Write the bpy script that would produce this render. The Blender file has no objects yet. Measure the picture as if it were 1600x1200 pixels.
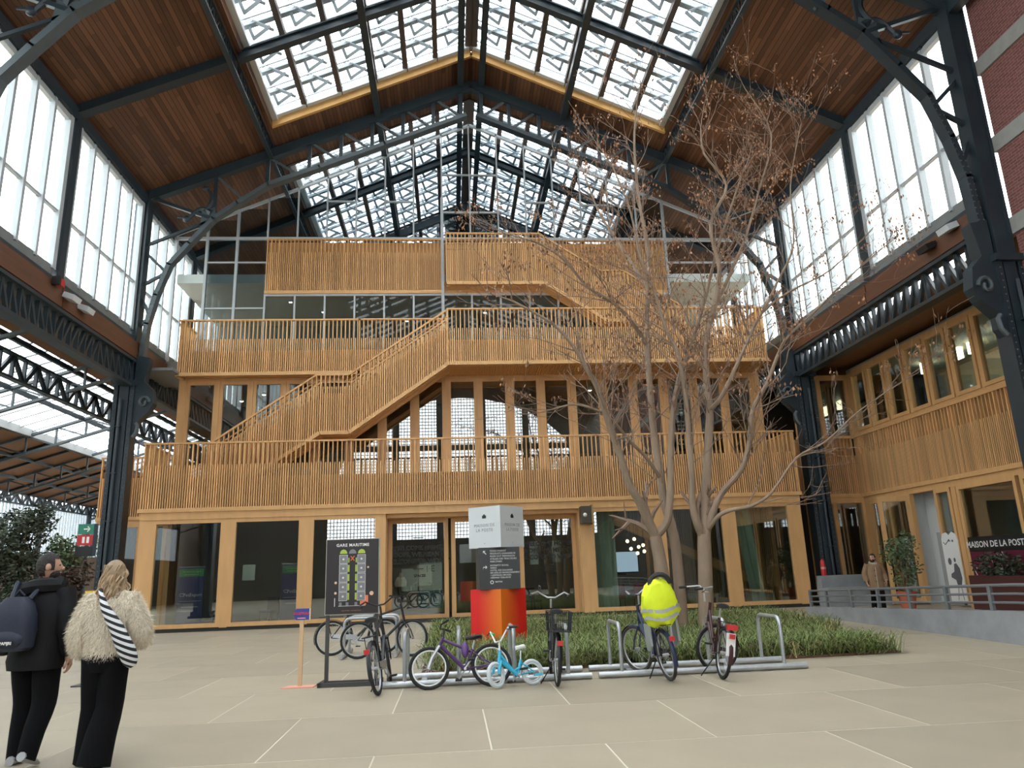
import bpy, math, random
from math import sin, cos, pi, radians, sqrt, atan2
from mathutils import Vector, Matrix, Euler
random.seed(7)
S = bpy.context.scene
COL = S.collection

# ------------------------------------------------------------------ camera, sky, light, exposure
FPX, PITCH, YAW, ROLL, EYE = 1155.0, .2495, .0871, -.0358, 1.5
_f = Vector((sin(YAW)*cos(PITCH), cos(YAW)*cos(PITCH), sin(PITCH)))
_r = Vector((cos(YAW), -sin(YAW), 0)); _u = _r.cross(_f)
CR = cos(ROLL)*_r + sin(ROLL)*_u
CU = -sin(ROLL)*_r + cos(ROLL)*_u
cd = bpy.data.cameras.new('camera'); cam = bpy.data.objects.new('camera', cd); COL.objects.link(cam)
cd.sensor_width = 36; cd.lens = FPX/1600*36; cd.clip_end = 400; cd.clip_start = .05
M4 = Matrix((CR, CU, -_f)).transposed().to_4x4(); M4.translation = (0, 0, EYE)
cam.matrix_world = M4; S.camera = cam

W = bpy.data.worlds.new('overcast_sky'); S.world = W; W.use_nodes = True
_bg = W.node_tree.nodes['Background']
_bg.inputs['Color'].default_value = (.93, .97, 1.0, 1); _bg.inputs['Strength'].default_value = 5.2
W.cycles.sampling_method = 'MANUAL'; W.cycles.sample_map_resolution = 256

XL, XR, XC = -11.3, 13.35, 1.03           # nave column lines and ridge line

V = S.view_settings
V.view_transform = 'Standard'; V.look = 'None'; V.gamma = 1.0; V.use_curve_mapping = False; V.exposure = 0.32
S.cycles.use_denoising = True
S.cycles.max_bounces = 8; S.cycles.diffuse_bounces = 4; S.cycles.glossy_bounces = 4; S.cycles.transmission_bounces = 4; S.cycles.transparent_max_bounces = 12
S.cycles.sample_clamp_indirect = 6.0

def ray(x, y):
    return CR*((x-800)/FPX) - CU*((y-600)/FPX) + _f
def at(x, y, Y):
    d = ray(x, y); t = Y/d.y
    return Vector((0, 0, EYE)) + d*t
def atz(x, y, Z=0):
    d = ray(x, y); t = (Z-EYE)/d.z
    return Vector((0, 0, EYE)) + d*t

# ------------------------------------------------------------------ mesh helpers
class MB:
    def __init__(s): s.v = []; s.f = []
    def quad(s, a, b, c, d):
        n = len(s.v); s.v += [tuple(a), tuple(b), tuple(c), tuple(d)]; s.f.append((n, n+1, n+2, n+3)); return s
    def box(s, x0, x1, y0, y1, z0, z1):
        n = len(s.v)
        s.v += [(x0,y0,z0),(x1,y0,z0),(x1,y1,z0),(x0,y1,z0),(x0,y0,z1),(x1,y0,z1),(x1,y1,z1),(x0,y1,z1)]
        s.f += [(n,n+3,n+2,n+1),(n+4,n+5,n+6,n+7),(n,n+1,n+5,n+4),(n+1,n+2,n+6,n+5),(n+2,n+3,n+7,n+6),(n+3,n,n+4,n+7)]
        return s
    def beam(s, p, q, w, h, up=(0,0,1)):
        p = Vector(p); q = Vector(q); d = (q-p).normalized(); up = Vector(up)
        if abs(d.dot(up)) > .98: up = Vector((1,0,0)) if abs(d.x) < .9 else Vector((0,1,0))
        a = d.cross(up).normalized()*(w/2); b = a.normalized().cross(d).normalized()*(h/2)
        n = len(s.v)
        for e in (p, q):
            for sa, sb in ((-1,-1),(1,-1),(1,1),(-1,1)): s.v.append(tuple(e+a*sa+b*sb))
        s.f += [(n,n+3,n+2,n+1),(n+4,n+5,n+6,n+7),(n,n+1,n+5,n+4),(n+1,n+2,n+6,n+5),(n+2,n+3,n+7,n+6),(n+3,n,n+4,n+7)]
        return s
    def tube(s, pts, r, n=8, closed=False):
        pts = [Vector(p) for p in pts]; m = len(pts)
        rr = r if isinstance(r, (list, tuple)) else [r]*m
        base = len(s.v); prev = None
        for i, p in enumerate(pts):
            if closed: d = pts[(i+1) % m]-pts[i-1]
            else: d = pts[min(i+1, m-1)]-pts[max(i-1, 0)]
            if d.length < 1e-9: d = Vector((0,0,1))
            d.normalize()
            if prev is None:
                a = d.cross(Vector((0,0,1)))
                if a.length < .05: a = d.cross(Vector((0,1,0)))
            else: a = prev - d*prev.dot(d)
            if a.length < 1e-6: a = d.orthogonal()
            a.normalize(); b = d.cross(a); prev = a
            for k in range(n):
                t = 2*pi*k/n; s.v.append(tuple(p+(a*cos(t)+b*sin(t))*rr[i]))
        rng = m if closed else m-1
        for i in range(rng):
            j = (i+1) % m
            for k in range(n):
                k2 = (k+1) % n
                s.f.append((base+i*n+k, base+i*n+k2, base+j*n+k2, base+j*n+k))
        if not closed:
            s.f.append(tuple(base+k for k in reversed(range(n)))); s.f.append(tuple(base+(m-1)*n+k for k in range(n)))
        return s
    def prism(s, poly, axis, lo, hi):
        # poly = list of 2-d points; axis 'x','y','z' = extrusion direction
        n = len(poly); b = len(s.v)
        for t in (lo, hi):
            for (u, w) in poly:
                s.v.append((t,u,w) if axis == 'x' else (u,t,w) if axis == 'y' else (u,w,t))
        s.f.append(tuple(b+i for i in range(n))); s.f.append(tuple(b+n+i for i in reversed(range(n))))
        for i in range(n):
            j = (i+1) % n; s.f.append((b+i, b+n+i, b+n+j, b+j))
        return s
    def lathe(s, prof, c=(0,0,0), n=16):
        b = len(s.v); c = Vector(c)
        for (r, z) in prof:
            for k in range(n):
                t = 2*pi*k/n; s.v.append((c.x+r*cos(t), c.y+r*sin(t), c.z+z))
        m = len(prof)
        for i in range(m-1):
            for k in range(n):
                k2 = (k+1) % n; s.f.append((b+i*n+k, b+i*n+k2, b+(i+1)*n+k2, b+(i+1)*n+k))
        s.f.append(tuple(b+k for k in reversed(range(n)))); s.f.append(tuple(b+(m-1)*n+k for k in range(n)))
        return s
    def ball(s, c, rx, ry=None, rz=None, n=12, m=8):
        ry = ry or rx; rz = rz or rx; b = len(s.v); c = Vector(c)
        for i in range(1, m):
            ph = pi*i/m
            for k in range(n):
                t = 2*pi*k/n; s.v.append((c.x+rx*sin(ph)*cos(t), c.y+ry*sin(ph)*sin(t), c.z+rz*cos(ph)))
        top = len(s.v); s.v.append((c.x, c.y, c.z+rz)); bot = len(s.v); s.v.append((c.x, c.y, c.z-rz))
        for i in range(m-2):
            for k in range(n):
                k2 = (k+1) % n; s.f.append((b+i*n+k, b+(i+1)*n+k, b+(i+1)*n+k2, b+i*n+k2))
        for k in range(n):
            k2 = (k+1) % n; s.f.append((top, b+k, b+k2)); s.f.append((bot, b+(m-2)*n+k2, b+(m-2)*n+k))
        return s
    def xf(s, mat, start=0):
        s.v = s.v[:start] + [tuple(mat @ Vector(v)) for v in s.v[start:]]; return s
    def mesh(s, name, mat, smooth=False):
        me = bpy.data.meshes.new(name); me.from_pydata(s.v, [], s.f); me.validate()
        if mat: me.materials.append(mat)
        if smooth:
            me.polygons.foreach_set('use_smooth', [True]*len(me.polygons))
            try: me.set_sharp_from_angle(angle=radians(40))
            except Exception: pass
        me.update(); return me
    def build(s, name, mat, parent=None, smooth=False, kind=None, label=None):
        return link(name, s.mesh(name, mat, smooth), parent, kind, label)

def link(name, data, parent=None, kind=None, label=None, loc=None, rot=None):
    o = bpy.data.objects.new(name, data); COL.objects.link(o)
    if parent is not None: o.parent = parent
    if kind: o['kind'] = kind
    if label: o['label'] = label
    if loc is not None: o.location = loc
    if rot is not None: o.rotation_euler = rot
    return o
def thing(name, label, cat, loc=(0,0,0), rz=0, group=None):
    o = link(name, None, loc=loc, rot=(0,0,rz), label=label); o['category'] = cat; o.empty_display_size = .2
    if group: o['group'] = group
    return o
def struct(name, parent=None):
    o = link(name, None, parent); o['kind'] = 'structure'; o.empty_display_size = .2; return o
def tag(o, label, cat, group=None):
    o['label'] = label; o['category'] = cat
    if group: o['group'] = group
    return o
def text_mesh(body, size, mat, depth=.004, align='CENTER', bold=0.0, space=1.0):
    c = bpy.data.curves.new('lettering', 'FONT'); c.body = body; c.size = size; c.align_x = align; c.align_y = 'CENTER'
    c.extrude = depth; c.offset = bold; c.space_character = space; c.resolution_u = 2
    t = bpy.data.objects.new('tmp', c); COL.objects.link(t)
    dg = bpy.context.evaluated_depsgraph_get(); me = bpy.data.meshes.new_from_object(t.evaluated_get(dg))
    bpy.data.objects.remove(t); bpy.data.curves.remove(c)
    me.materials.clear(); me.materials.append(mat); return me
def text(body, size, mat, loc, parent=None, rz=0, tilt=pi/2, name='lettering', **k):
    return link(name, text_mesh(body, size, mat, **k), parent, loc=loc, rot=(tilt, 0, rz))

# ------------------------------------------------------------------ materials
MATS = {}
def mat(name, col=(.5,.5,.5), rough=.6, metal=0.0, noise=0.0, nscale=6.0, bump=0.0, bscale=40.0, island=0.0, spec=.5, stretch=None, objrand=0.0, emit=None, estr=0.0):
    if name in MATS: return MATS[name]
    m = bpy.data.materials.new(name); m.use_nodes = True; nt = m.node_tree; N = nt.nodes; L = nt.links
    b = N['Principled BSDF']; b.inputs['Roughness'].default_value = rough; b.inputs['Metallic'].default_value = metal
    b.inputs['Specular IOR Level'].default_value = spec
    b.inputs['Base Color'].default_value = (*col, 1)
    if emit: b.inputs['Emission Color'].default_value = (*emit, 1); b.inputs['Emission Strength'].default_value = estr
    src = None
    if noise or island or objrand or bump:
        tc = N.new('ShaderNodeTexCoord'); mp = N.new('ShaderNodeMapping'); L.new(tc.outputs['Object'], mp.inputs['Vector'])
        if stretch: mp.inputs['Scale'].default_value = stretch
    val = None
    def addv(sock, amp):
        nonlocal val
        q = N.new('ShaderNodeMath'); q.operation = 'MULTIPLY_ADD'; L.new(sock, q.inputs[0]); q.inputs[1].default_value = 2*amp; 
        if val is None: q.inputs[2].default_value = 1-amp
        else:
            w = N.new('ShaderNodeMath'); w.operation = 'ADD'; w.inputs[1].default_value = -amp; L.new(val, w.inputs[0]); L.new(w.outputs[0], q.inputs[2])
        val = q.outputs[0]
    if noise:
        nz = N.new('ShaderNodeTexNoise'); nz.inputs['Scale'].default_value = nscale; nz.inputs['Detail'].default_value = 5
        L.new(mp.outputs[0], nz.inputs['Vector']); addv(nz.outputs['Fac'], noise)
    if island:
        g = N.new('ShaderNodeNewGeometry'); addv(g.outputs['Random Per Island'], island)
    if objrand:
        oi = N.new('ShaderNodeObjectInfo'); addv(oi.outputs['Random'], objrand)
    if val is not None:
        mx = N.new('ShaderNodeVectorMath'); mx.operation = 'SCALE'; mx.inputs[0].default_value = col; L.new(val, mx.inputs['Scale'])
        L.new(mx.outputs[0], b.inputs['Base Color'])
    if bump:
        n2 = N.new('ShaderNodeTexNoise'); n2.inputs['Scale'].default_value = bscale; L.new(mp.outputs[0], n2.inputs['Vector'])
        bp = N.new('ShaderNodeBump'); bp.inputs['Strength'].default_value = bump; bp.inputs['Distance'].default_value = .02
        L.new(n2.outputs['Fac'], bp.inputs['Height']); L.new(bp.outputs[0], b.inputs['Normal'])
    MATS[name] = m; return m

def glass(name, tint, refl):
    m = bpy.data.materials.new(name); m.use_nodes = True; nt = m.node_tree; N = nt.nodes; L = nt.links
    N.remove(N['Principled BSDF']); out = N['Material Output']
    t = N.new('ShaderNodeBsdfTransparent'); t.inputs[0].default_value = (*tint, 1)
    g = N.new('ShaderNodeBsdfGlossy'); g.inputs['Roughness'].default_value = .01; g.inputs['Color'].default_value = (.95,.97,1,1)
    lw = N.new('ShaderNodeLayerWeight'); lw.inputs['Blend'].default_value = .5
    pw = N.new('ShaderNodeMath'); pw.operation = 'POWER'; pw.inputs[1].default_value = 4.0; L.new(lw.outputs['Facing'], pw.inputs[0])
    ad = N.new('ShaderNodeMath'); ad.operation = 'MULTIPLY_ADD'; ad.use_clamp = True; ad.inputs[1].default_value = .6; ad.inputs[2].default_value = refl; L.new(pw.outputs[0], ad.inputs[0])
    mx = N.new('ShaderNodeMixShader'); L.new(ad.outputs[0], mx.inputs[0]); L.new(t.outputs[0], mx.inputs[1]); L.new(g.outputs[0], mx.inputs[2])
    L.new(mx.outputs[0], out.inputs['Surface']); return m
GL_FACADE = glass('window_glass_coated', (.80,.84,.80), .17)
GL_CLEAR = glass('clear_glass', (.93,.96,.95), .03)
GL_SKY = glass('roof_glass', (.96,.98,.98), .0)
GL_GABLE = glass('tinted_gable_glass', (.62,.66,.68), .02)

WOOD = mat('larch_slat', (.68,.40,.175), .62, noise=.12, nscale=9, island=.22, stretch=(1,1,.15))
WOODF = mat('larch_frame', (.66,.38,.16), .5, noise=.16, nscale=5, stretch=(1,1,.2))
WOODB = mat('larch_back_panel', (.66,.38,.16), .7, noise=.12, nscale=4)
SOFFIT = mat('larch_soffit', (.66,.38,.16), .7, noise=.15, nscale=8)
STEEL = mat('dark_painted_steel', (.022,.035,.045), .42, noise=.25, nscale=3, spec=.5)
STEEL2 = mat('grey_painted_steel', (.075,.095,.105), .45, noise=.2, nscale=4)
GREYF = mat('pale_grey_window_frame', (.46,.49,.51), .5)
GREYP = mat('grey_sill_panel', (.20,.21,.21), .6, noise=.2, nscale=3)
BRONZE = mat('brown_skylight_bar', (.085,.06,.048), .6, noise=.2, nscale=5)
WHITEF = mat('white_painted_metal', (.60,.64,.66), .45)
BRKT = mat('pale_grey_bracket', (.36,.41,.44), .4)
GALV = mat('galvanised_steel', (.50,.52,.54), .38, metal=.75, noise=.18, nscale=14)
CONC = mat('grey_concrete_wall', (.27,.28,.29), .8, noise=.35, nscale=2.2, bump=.15, bscale=25)
BLACK = mat('black_plastic', (.012,.012,.013), .5)
RUBBER = mat('black_rubber', (.014,.014,.015), .75)
WHITE = mat('white_print', (.80,.80,.78), .6)
CHROME = mat('polished_metal', (.62,.63,.64), .22, metal=1.0)
# ------------------------------------------------------------------ special surface materials
def ceiling_wood():
    m = bpy.data.materials.new('dark_ceiling_planks'); m.use_nodes = True; N = m.node_tree.nodes; L = m.node_tree.links; b = N['Principled BSDF']
    g = N.new('ShaderNodeNewGeometry'); sp = N.new('ShaderNodeSeparateXYZ'); L.new(g.outputs['Position'], sp.inputs[0])
    def math_(op, a, v=None, c=None):
        q = N.new('ShaderNodeMath'); q.operation = op
        if hasattr(a, 'links'): L.new(a, q.inputs[0])
        else: q.inputs[0].default_value = a
        if v is not None:
            if hasattr(v, 'links'): L.new(v, q.inputs[1])
            else: q.inputs[1].default_value = v
        return q.outputs[0]
    xs = math_('DIVIDE', sp.outputs['X'], .135); fl = math_('FLOOR', xs); fr = math_('FRACT', xs)
    ys = math_('DIVIDE', math_('ADD', sp.outputs['Y'], math_('MULTIPLY', fl, 1.37)), 2.4); yf = math_('FLOOR', ys)
    cb = N.new('ShaderNodeCombineXYZ'); L.new(fl, cb.inputs[0]); L.new(yf, cb.inputs[1])
    wn = N.new('ShaderNodeTexWhiteNoise'); wn.noise_dimensions = '2D'; L.new(cb.outputs[0], wn.inputs['Vector'])
    rp = N.new('ShaderNodeValToRGB'); rp.color_ramp.elements[0].color = (.088,.036,.018,1); rp.color_ramp.elements[1].color = (.195,.088,.044,1); L.new(wn.outputs['Value'], rp.inputs[0])
    gap = math_('GREATER_THAN', fr, .13)
    gm = math_('MULTIPLY_ADD', gap, .75); gm.node.inputs[2].default_value = .25
    sc = N.new('ShaderNodeVectorMath'); sc.operation = 'SCALE'; L.new(rp.outputs[0], sc.inputs[0]); L.new(gm, sc.inputs['Scale']); L.new(sc.outputs[0], b.inputs['Base Color'])
    bp = N.new('ShaderNodeBump'); bp.inputs['Strength'].default_value = .5; bp.inputs['Distance'].default_value = .02; L.new(gap, bp.inputs['Height']); L.new(bp.outputs[0], b.inputs['Normal'])
    b.inputs['Roughness'].default_value = .55; return m
CEIL = ceiling_wood()
def brick_mat():
    m = bpy.data.materials.new('red_brickwork'); m.use_nodes = True; N = m.node_tree.nodes; L = m.node_tree.links; b = N['Principled BSDF']
    g = N.new('ShaderNodeNewGeometry'); sp = N.new('ShaderNodeSeparateXYZ'); L.new(g.outputs['Position'], sp.inputs[0])
    cb = N.new('ShaderNodeCombineXYZ'); L.new(sp.outputs['Y'], cb.inputs[0]); L.new(sp.outputs['Z'], cb.inputs[1])
    t = N.new('ShaderNodeTexBrick'); L.new(cb.outputs[0], t.inputs['Vector']); t.inputs['Scale'].default_value = 1
    t.inputs['Brick Width'].default_value = .22; t.inputs['Row Height'].default_value = .075; t.inputs['Mortar Size'].default_value = .008
    t.inputs['Color1'].default_value = (.16,.045,.04,1); t.inputs['Color2'].default_value = (.22,.07,.06,1); t.inputs['Mortar'].default_value = (.25,.17,.15,1)
    L.new(t.outputs['Color'], b.inputs['Base Color']); b.inputs['Roughness'].default_value = .85
    bp = N.new('ShaderNodeBump'); bp.inputs['Strength'].default_value = .3; bp.inputs['Distance'].default_value = .01; bp.invert = True
    L.new(t.outputs['Fac'], bp.inputs['Height']); L.new(bp.outputs[0], b.inputs['Normal']); return m
BRICK = brick_mat()
STONE = mat('pale_stone_band', (.30,.29,.27), .8, noise=.2, nscale=5)
SLAB = mat('beige_concrete_slab', (.375,.322,.235), .5, noise=.14, nscale=1.3, bump=.04, bscale=60, objrand=.10)
JOINT = mat('pale_joint_mortar', (.66,.60,.49), .8)

# ------------------------------------------------------------------ floor: 2 m slabs in half-bond rows
floor = struct('floor')
MB().box(-60, 60, -30, 80, -.3, -.0015).build('floor_bed', JOINT, floor)
sm = MB().box(-1.007, 1.007, -1.007, 1.007, -.06, 0).mesh('slab', SLAB)
for j in range(-1, 13):
    y = 1 + 2.03*j + 1.0
    off = .34 if (j % 2 == 1) else -.68
    for i in range(-9, 10):
        x = off + 2.03*i + 1.0
        if -15 < x < 17: link('slab', sm, floor, loc=(x, y, 0))
MB().box(-60, -15.9, -30, 80, -.06, .0005).build('far_paving', SLAB, floor)
MB().box(17.2, 60, -30, 80, -.06, .0005).build('far_paving', SLAB, floor)
MB().box(-15.9, 17.2, 28.2, 80, -.06, .0005).build('far_paving', SLAB, floor)
MB().box(-15.9, 17.2, -30, -.1, -.06, .0005).build('far_paving', SLAB, floor)

# ------------------------------------------------------------------ nave roof
def zr(x): return 21.2 - .438*abs(x-XC)
Y0, Y1 = -12.0, 44.0
ceiling = struct('ceiling')
def roof_panel(xa, xb, ya, yb):
    m = MB(); t = .16
    a = [(xa, ya, zr(xa)), (xb, ya, zr(xb)), (xb, yb, zr(xb)), (xa, yb, zr(xa))]
    n = len(m.v); m.v += a + [(p[0], p[1], p[2]+t) for p in a]
    m.f += [(n,n+3,n+2,n+1),(n+4,n+5,n+6,n+7),(n,n+1,n+5,n+4),(n+1,n+2,n+6,n+5),(n+2,n+3,n+7,n+6),(n+3,n,n+4,n+7)]
    return m.build('ceiling_panel', CEIL, ceiling)
XOL, XOR = -6.55, 8.61           # skylight opening
FR = [-11.0, -5.7, -.4, 4.9, 10.3, 15.6, 20.85, 26.2, 31.5, 36.8, 42.1]
ys = [Y0]+FR+[Y1]
for a, b in zip(ys[:-1], ys[1:]):
    roof_panel(XL-.4, XOL, a, b); roof_panel(XOR, XR+.4, a, b)
for a, b in ((25.0, 27.6), (42.1, 44.0)):
    roof_panel(XOL, XC, a, b); roof_panel(XC, XOR, a, b)
roof_panel(XOL, XC, Y0, -9); roof_panel(XC, XOR, Y0, -9)
# orange timber lip round the opening
LIP = mat('honey_timber_lip', (.62,.34,.10), .55, noise=.12, nscale=6)
for (xa, xb, y) in ((XOL, XC, 25.0), (XC, XOR, 25.0), (XOL, XC, 27.6), (XC, XOR, 27.6)):
    sgn = -1 if y < 26 else 1
    MB().beam((xa, y+sgn*.06, zr(xa)+.12), (xb, y+sgn*.06, zr(xb)+.12), .12, .30).build('opening_lip', LIP if y < 26 else BRONZE, ceiling)
    MB().beam((xa, y+sgn*.2, zr(xa)+.34), (xb, y+sgn*.2, zr(xb)+.34), .2, .16).build('opening_flashing', WHITEF, ceiling)
for (x, s) in ((XOL, 1), (XOR, -1)):
    for (a, b) in ((-9, 25.0), (27.6, 42.1)):
        MB().beam((x+s*.05, a, zr(x)+.14), (x+s*.05, b, zr(x)+.14), .10, .34).build('opening_lip', CEIL if a < 0 else BRONZE, ceiling)
        MB().beam((x+s*.2, a, zr(x)+.36), (x+s*.2, b, zr(x)+.36), .22, .16).build('opening_flashing', WHITEF, ceiling)
# lattice purlins beside the opening
def lattice(m, p, q, h, n, w=.07, up=Vector((0,0,1)), chord=.12, zig=True):
    p = Vector(p); q = Vector(q); up = Vector(up)
    m.beam(p, q, chord, .07); m.beam(p+up*h, q+up*h, chord, .07)
    for i in range(n):
        a = p.lerp(q, i/n); b = p.lerp(q, (i+1)/n)
        if zig:
            if i % 2 == 0: m.beam(a, b+up*h, w*.6, w)
            else: m.beam(a+up*h, b, w*.6, w)
        m.beam(b, b+up*h, w*.5, w*.8)
    return m
for (x, s) in ((XOL, -1), (XOR, 1)):
    for (a, b) in zip(FR[:-1], FR[1:]):
        lattice(MB(), (x+s*.18, a, zr(x)-.55), (x+s*.18, b, zr(x)-.55), .5, 18, w=.06, chord=.16).build('lattice_purlin', STEEL, ceiling)
# cross beams under the timber ceiling and across the skylight
for y in FR:
    if y in (15.6, 26.2): continue
    for (xa, xb) in ((XL, XOL-.1), (XOR+.1, XR)):
        m = MB(); m.beam((xa, y, zr(xa)-.16), (xb, y, zr(xb)-.16), .22, .34); m.beam((xa, y, zr(xa)-.34), (xb, y, zr(xb)-.34), .34, .05)
        m.build('ceiling_beam', STEEL, ceiling)
    for (xa, xb) in ((XOL, XC), (XOR, XC)):
        m = MB(); m.beam((xa, y, zr(xa)-.16), (xb, y, zr(xb)-.16), .10, .30); m.beam((xa, y, zr(xa)-.32), (xb, y, zr(xb)-.32), .26, .04); m.beam((xa, y, zr(xa)-.01), (xb, y, zr(xb)-.01), .26, .04)
        m.build('skylight_rafter', STEEL, ceiling)
# long steel runners under the glass
for x in (XC-3.7, XC-.42, XC+.42, XC+3.7):
    for (a, b) in ((-9, 26.2), (26.2, 42.1)):
        m = MB(); m.beam((x, a, zr(x)-.18), (x, b, zr(x)-.18), .16, .36); m.beam((x, a, zr(x)-.38), (x, b, zr(x)-.38), .24, .05)
        m.build('roof_runner', STEEL, ceiling)
for (xe, sx) in ((XL, 1), (XR, -1)):
    MB().beam((xe+sx*.05, Y0, zr(xe)-.32), (xe+sx*.05, Y1, zr(xe)-.32), .26, .34).build('eaves_beam', STEEL, ceiling)

# ------------------------------------------------------------------ skylights
barp = MB().box(-.095, .095, 0, 1, -.12, .10).mesh('glazing_bar', BRONZE)
def skylight(name, ya, yb, step, gl):
    w = struct(name)
    up = .45
    cols = [7.55, 6.3, 5.0, 3.7, 2.55, 1.4, .12]
    MB().box(XC-.24, XC+.24, ya, yb, 21.45, 21.75).build('ridge_beam', BRONZE, w)
    for s in (-1, 1):
        for d in cols:
            x = XC+s*d
            o = link('glazing_bar', barp, w, loc=(x, ya, zr(x)+up-.05)); o.scale = (1, yb-ya, 1)
        n = int((yb-ya)/step)
        pan = {}
        for i in range(n+1):
            y = ya+.15+i*(yb-ya-.3)/n
            m = MB(); xa, xb = XC+s*.12, XC+s*7.6
            m.beam((xa, y, zr(xa)+up+.06), (xb, y, zr(xb)+up+.06), .09, .10)
            m.beam((xa, y+.16, zr(xa)+up+.12), (xb, y+.16, zr(xb)+up+.12), .16, .06); m.beam((xa, y-.22, zr(xa)+up+.10), (xb, y-.22, zr(xb)+up+.10), .05, .05)
            m.build('cross_bar', BRKT, w)
        ang = math.atan(.438)*(-s)
        # V-shaped opener brackets
        key = 'v%d' % s
        vb = MB(); k = .41
        vb.beam((-k, 0, 0), (.05, 0, -.54), .05, .10); vb.beam((k+.05, 0, .02), (.0, 0, -.54), .05, .10); vb.beam((-k, 0, 0), (k, 0, 0), .04, .04)
        vb.beam((-.15, .1, -.06), (.55, .1, -.06), .07, .09)
        vm = vb.mesh('bracket', BRKT)
        for ci in range(len(cols)-1):
            d = (cols[ci]+cols[ci+1])/2; x = XC+s*d; wd = (cols[ci]-cols[ci+1])
            pm = MB(); xa, xb = x-wd/2, x+wd/2
            for i in range(n):
                y0 = ya+.15+i*(yb-ya-.3)/n; y1 = ya+.15+(i+1)*(yb-ya-.3)/n
                if (ci) not in pan:
                    q = MB().quad((-wd/2, 0, (zr(xa)-zr(x))), (wd/2, 0, zr(xb)-zr(x)), (wd/2, y1-y0, zr(xb)-zr(x)), (-wd/2, y1-y0, zr(xa)-zr(x)))
                    pan[ci] = q.mesh('pane', gl)
                link('pane', pan[ci], w, loc=(x, y0, zr(x)+up+.14))
                if i > 0 and y0 > 14: link('bracket', vm, w, loc=(x, y0-.08, zr(x)+up-.02), rot=(radians(38), ang, 0))
    return w
skylight('window_1', -9.0, 25.0, 1.12, GL_SKY)
skylight('window_2', 27.6, 42.1, 1.12, GL_SKY)

# ------------------------------------------------------------------ clerestory walls
mullm = MB().box(-.10, .10, -.055, .055, 0, 4.95).mesh('mullion', GREYF)
edgem = MB().box(-.10, .10, -.09, .09, 0, 4.95).mesh('mullion', GREYF)
paneU = MB().box(-.012, .012, 0, .98, 12.15, 15.2).mesh('pane', GL_CLEAR)
paneL = MB().box(-.012, .012, 0, .98, 10.45, 12.08).mesh('pane', GL_CLEAR)
wn = 3
def clerestory(x, s, ya, yb):
    global wn
    w = struct('window_%d' % wn); wn += 1
    n = 5; a = ya+.28; b = yb-.28; st = (b-a)/n
    for i in range(n+1):
        link('mullion', edgem if i in (0, n) else mullm, w, loc=(x, a+i*st, 10.35))
    for i in range(n):
        for pm in (paneU, paneL):
            o = link('pane', pm, w, loc=(x-s*.04, a+i*st+.055, 0)); o.scale = (1, (st-.11)/.98, 1)
    MB().box(x-.05, x+.05, a, b, 12.08, 12.15).build('transom', GREYF, w)
    MB().box(x-.07, x+.07, a, b, 15.12, 15.3).build('head_rail', GREYF, w)
    MB().box(x-.04, x+.04, a, b, 10.12, 10.45).build('sill_panel', GREYP, w)
    m = MB(); m.box(x-.11, x+.11, a, b, 15.32, 15.4)
    for i in range(1, n): m.box(x+s*.02-.12, x+s*.02+.12, a+i*st-.14, a+i*st+.14, 15.28, 15.58)
    m.build('head_brackets', STEEL, w)
    MB().box(x-.02-s*.1, x+.02-s*.1, a, b, 15.3, 15.75).build('frieze_panel', STEEL2, w)
for (x, s) in ((XL, 1), (XR, -1)):
    for (a, b) in zip(FR[:-1], FR[1:]):
        if x == XR and a < 15: continue
        clerestory(x, s, a, b)
# posts between bays, crane beam in timber, lattice girder below
post = MB()
def clere_post(x, y):
    m = MB(); m.box(x-.16, x+.16, y-.05, y+.05, 9.3, 15.8); m.box(x-.17, x-.12, y-.15, y+.15, 9.3, 15.8); m.box(x+.12, x+.17, y-.15, y+.15, 9.3, 15.8)
    return m.build('window_post', STEEL, ceiling)
for x in (XL, XR):
    for y in FR:
        if y in (15.6, 26.2) or (x == XR and y < 15): continue
        clere_post(x, y)
TIMBER = mat('red_brown_crane_beam', (.125,.05,.025), .5, noise=.5, nscale=5, stretch=(1,.08,3))
tn = 1
for (x, s, y0) in ((XL, 1, Y0), (XR, -1, 15.6)):
    for (a, b) in zip(FR[:-1], FR[1:]):
        if a < y0-.1: continue
        m = MB(); m.box(x-.14, x+.22*s if s > 0 else x+.14, a, b, 9.25, 10.0) if False else None
        xa, xb = (x-.05, x+.30) if s > 0 else (x-.30, x+.05)
        t = MB(); t.box(xa, xb, a+.02, b-.02, 9.28, 9.62); t.box(xa+.03, xb-.03, a+.02, b-.02, 9.62, 9.90)
        o = t.build('trim_%d' % tn, TIMBER); o['kind'] = 'structure'; tn += 1
        g = MB(); xm = x+s*.12
        g.beam((x+s*.0, a, 9.98), (x+s*.0, b, 9.98), .40, .14)
        g.beam((xm, a, 9.2), (xm, b, 9.2), .34, .10); g.beam((xm, a, 8.3), (xm, b, 8.3), .34, .10)
        nn = 12
        for i in range(nn):
            p = Vector((xm, a+(b-a)*i/nn, 8.3)); q = Vector((xm, a+(b-a)*(i+1)/nn, 9.2))
            if i < nn//2: g.beam(p, q, .10, .09)
            else: g.beam(Vector((xm, p.y, 9.2)), Vector((xm, q.y, 8.3)), .10, .09)
            g.beam((xm, q.y, 8.3), (xm, q.y, 9.2), .06, .12)
        g.build('lattice_girder', STEEL, ceiling)

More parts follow.
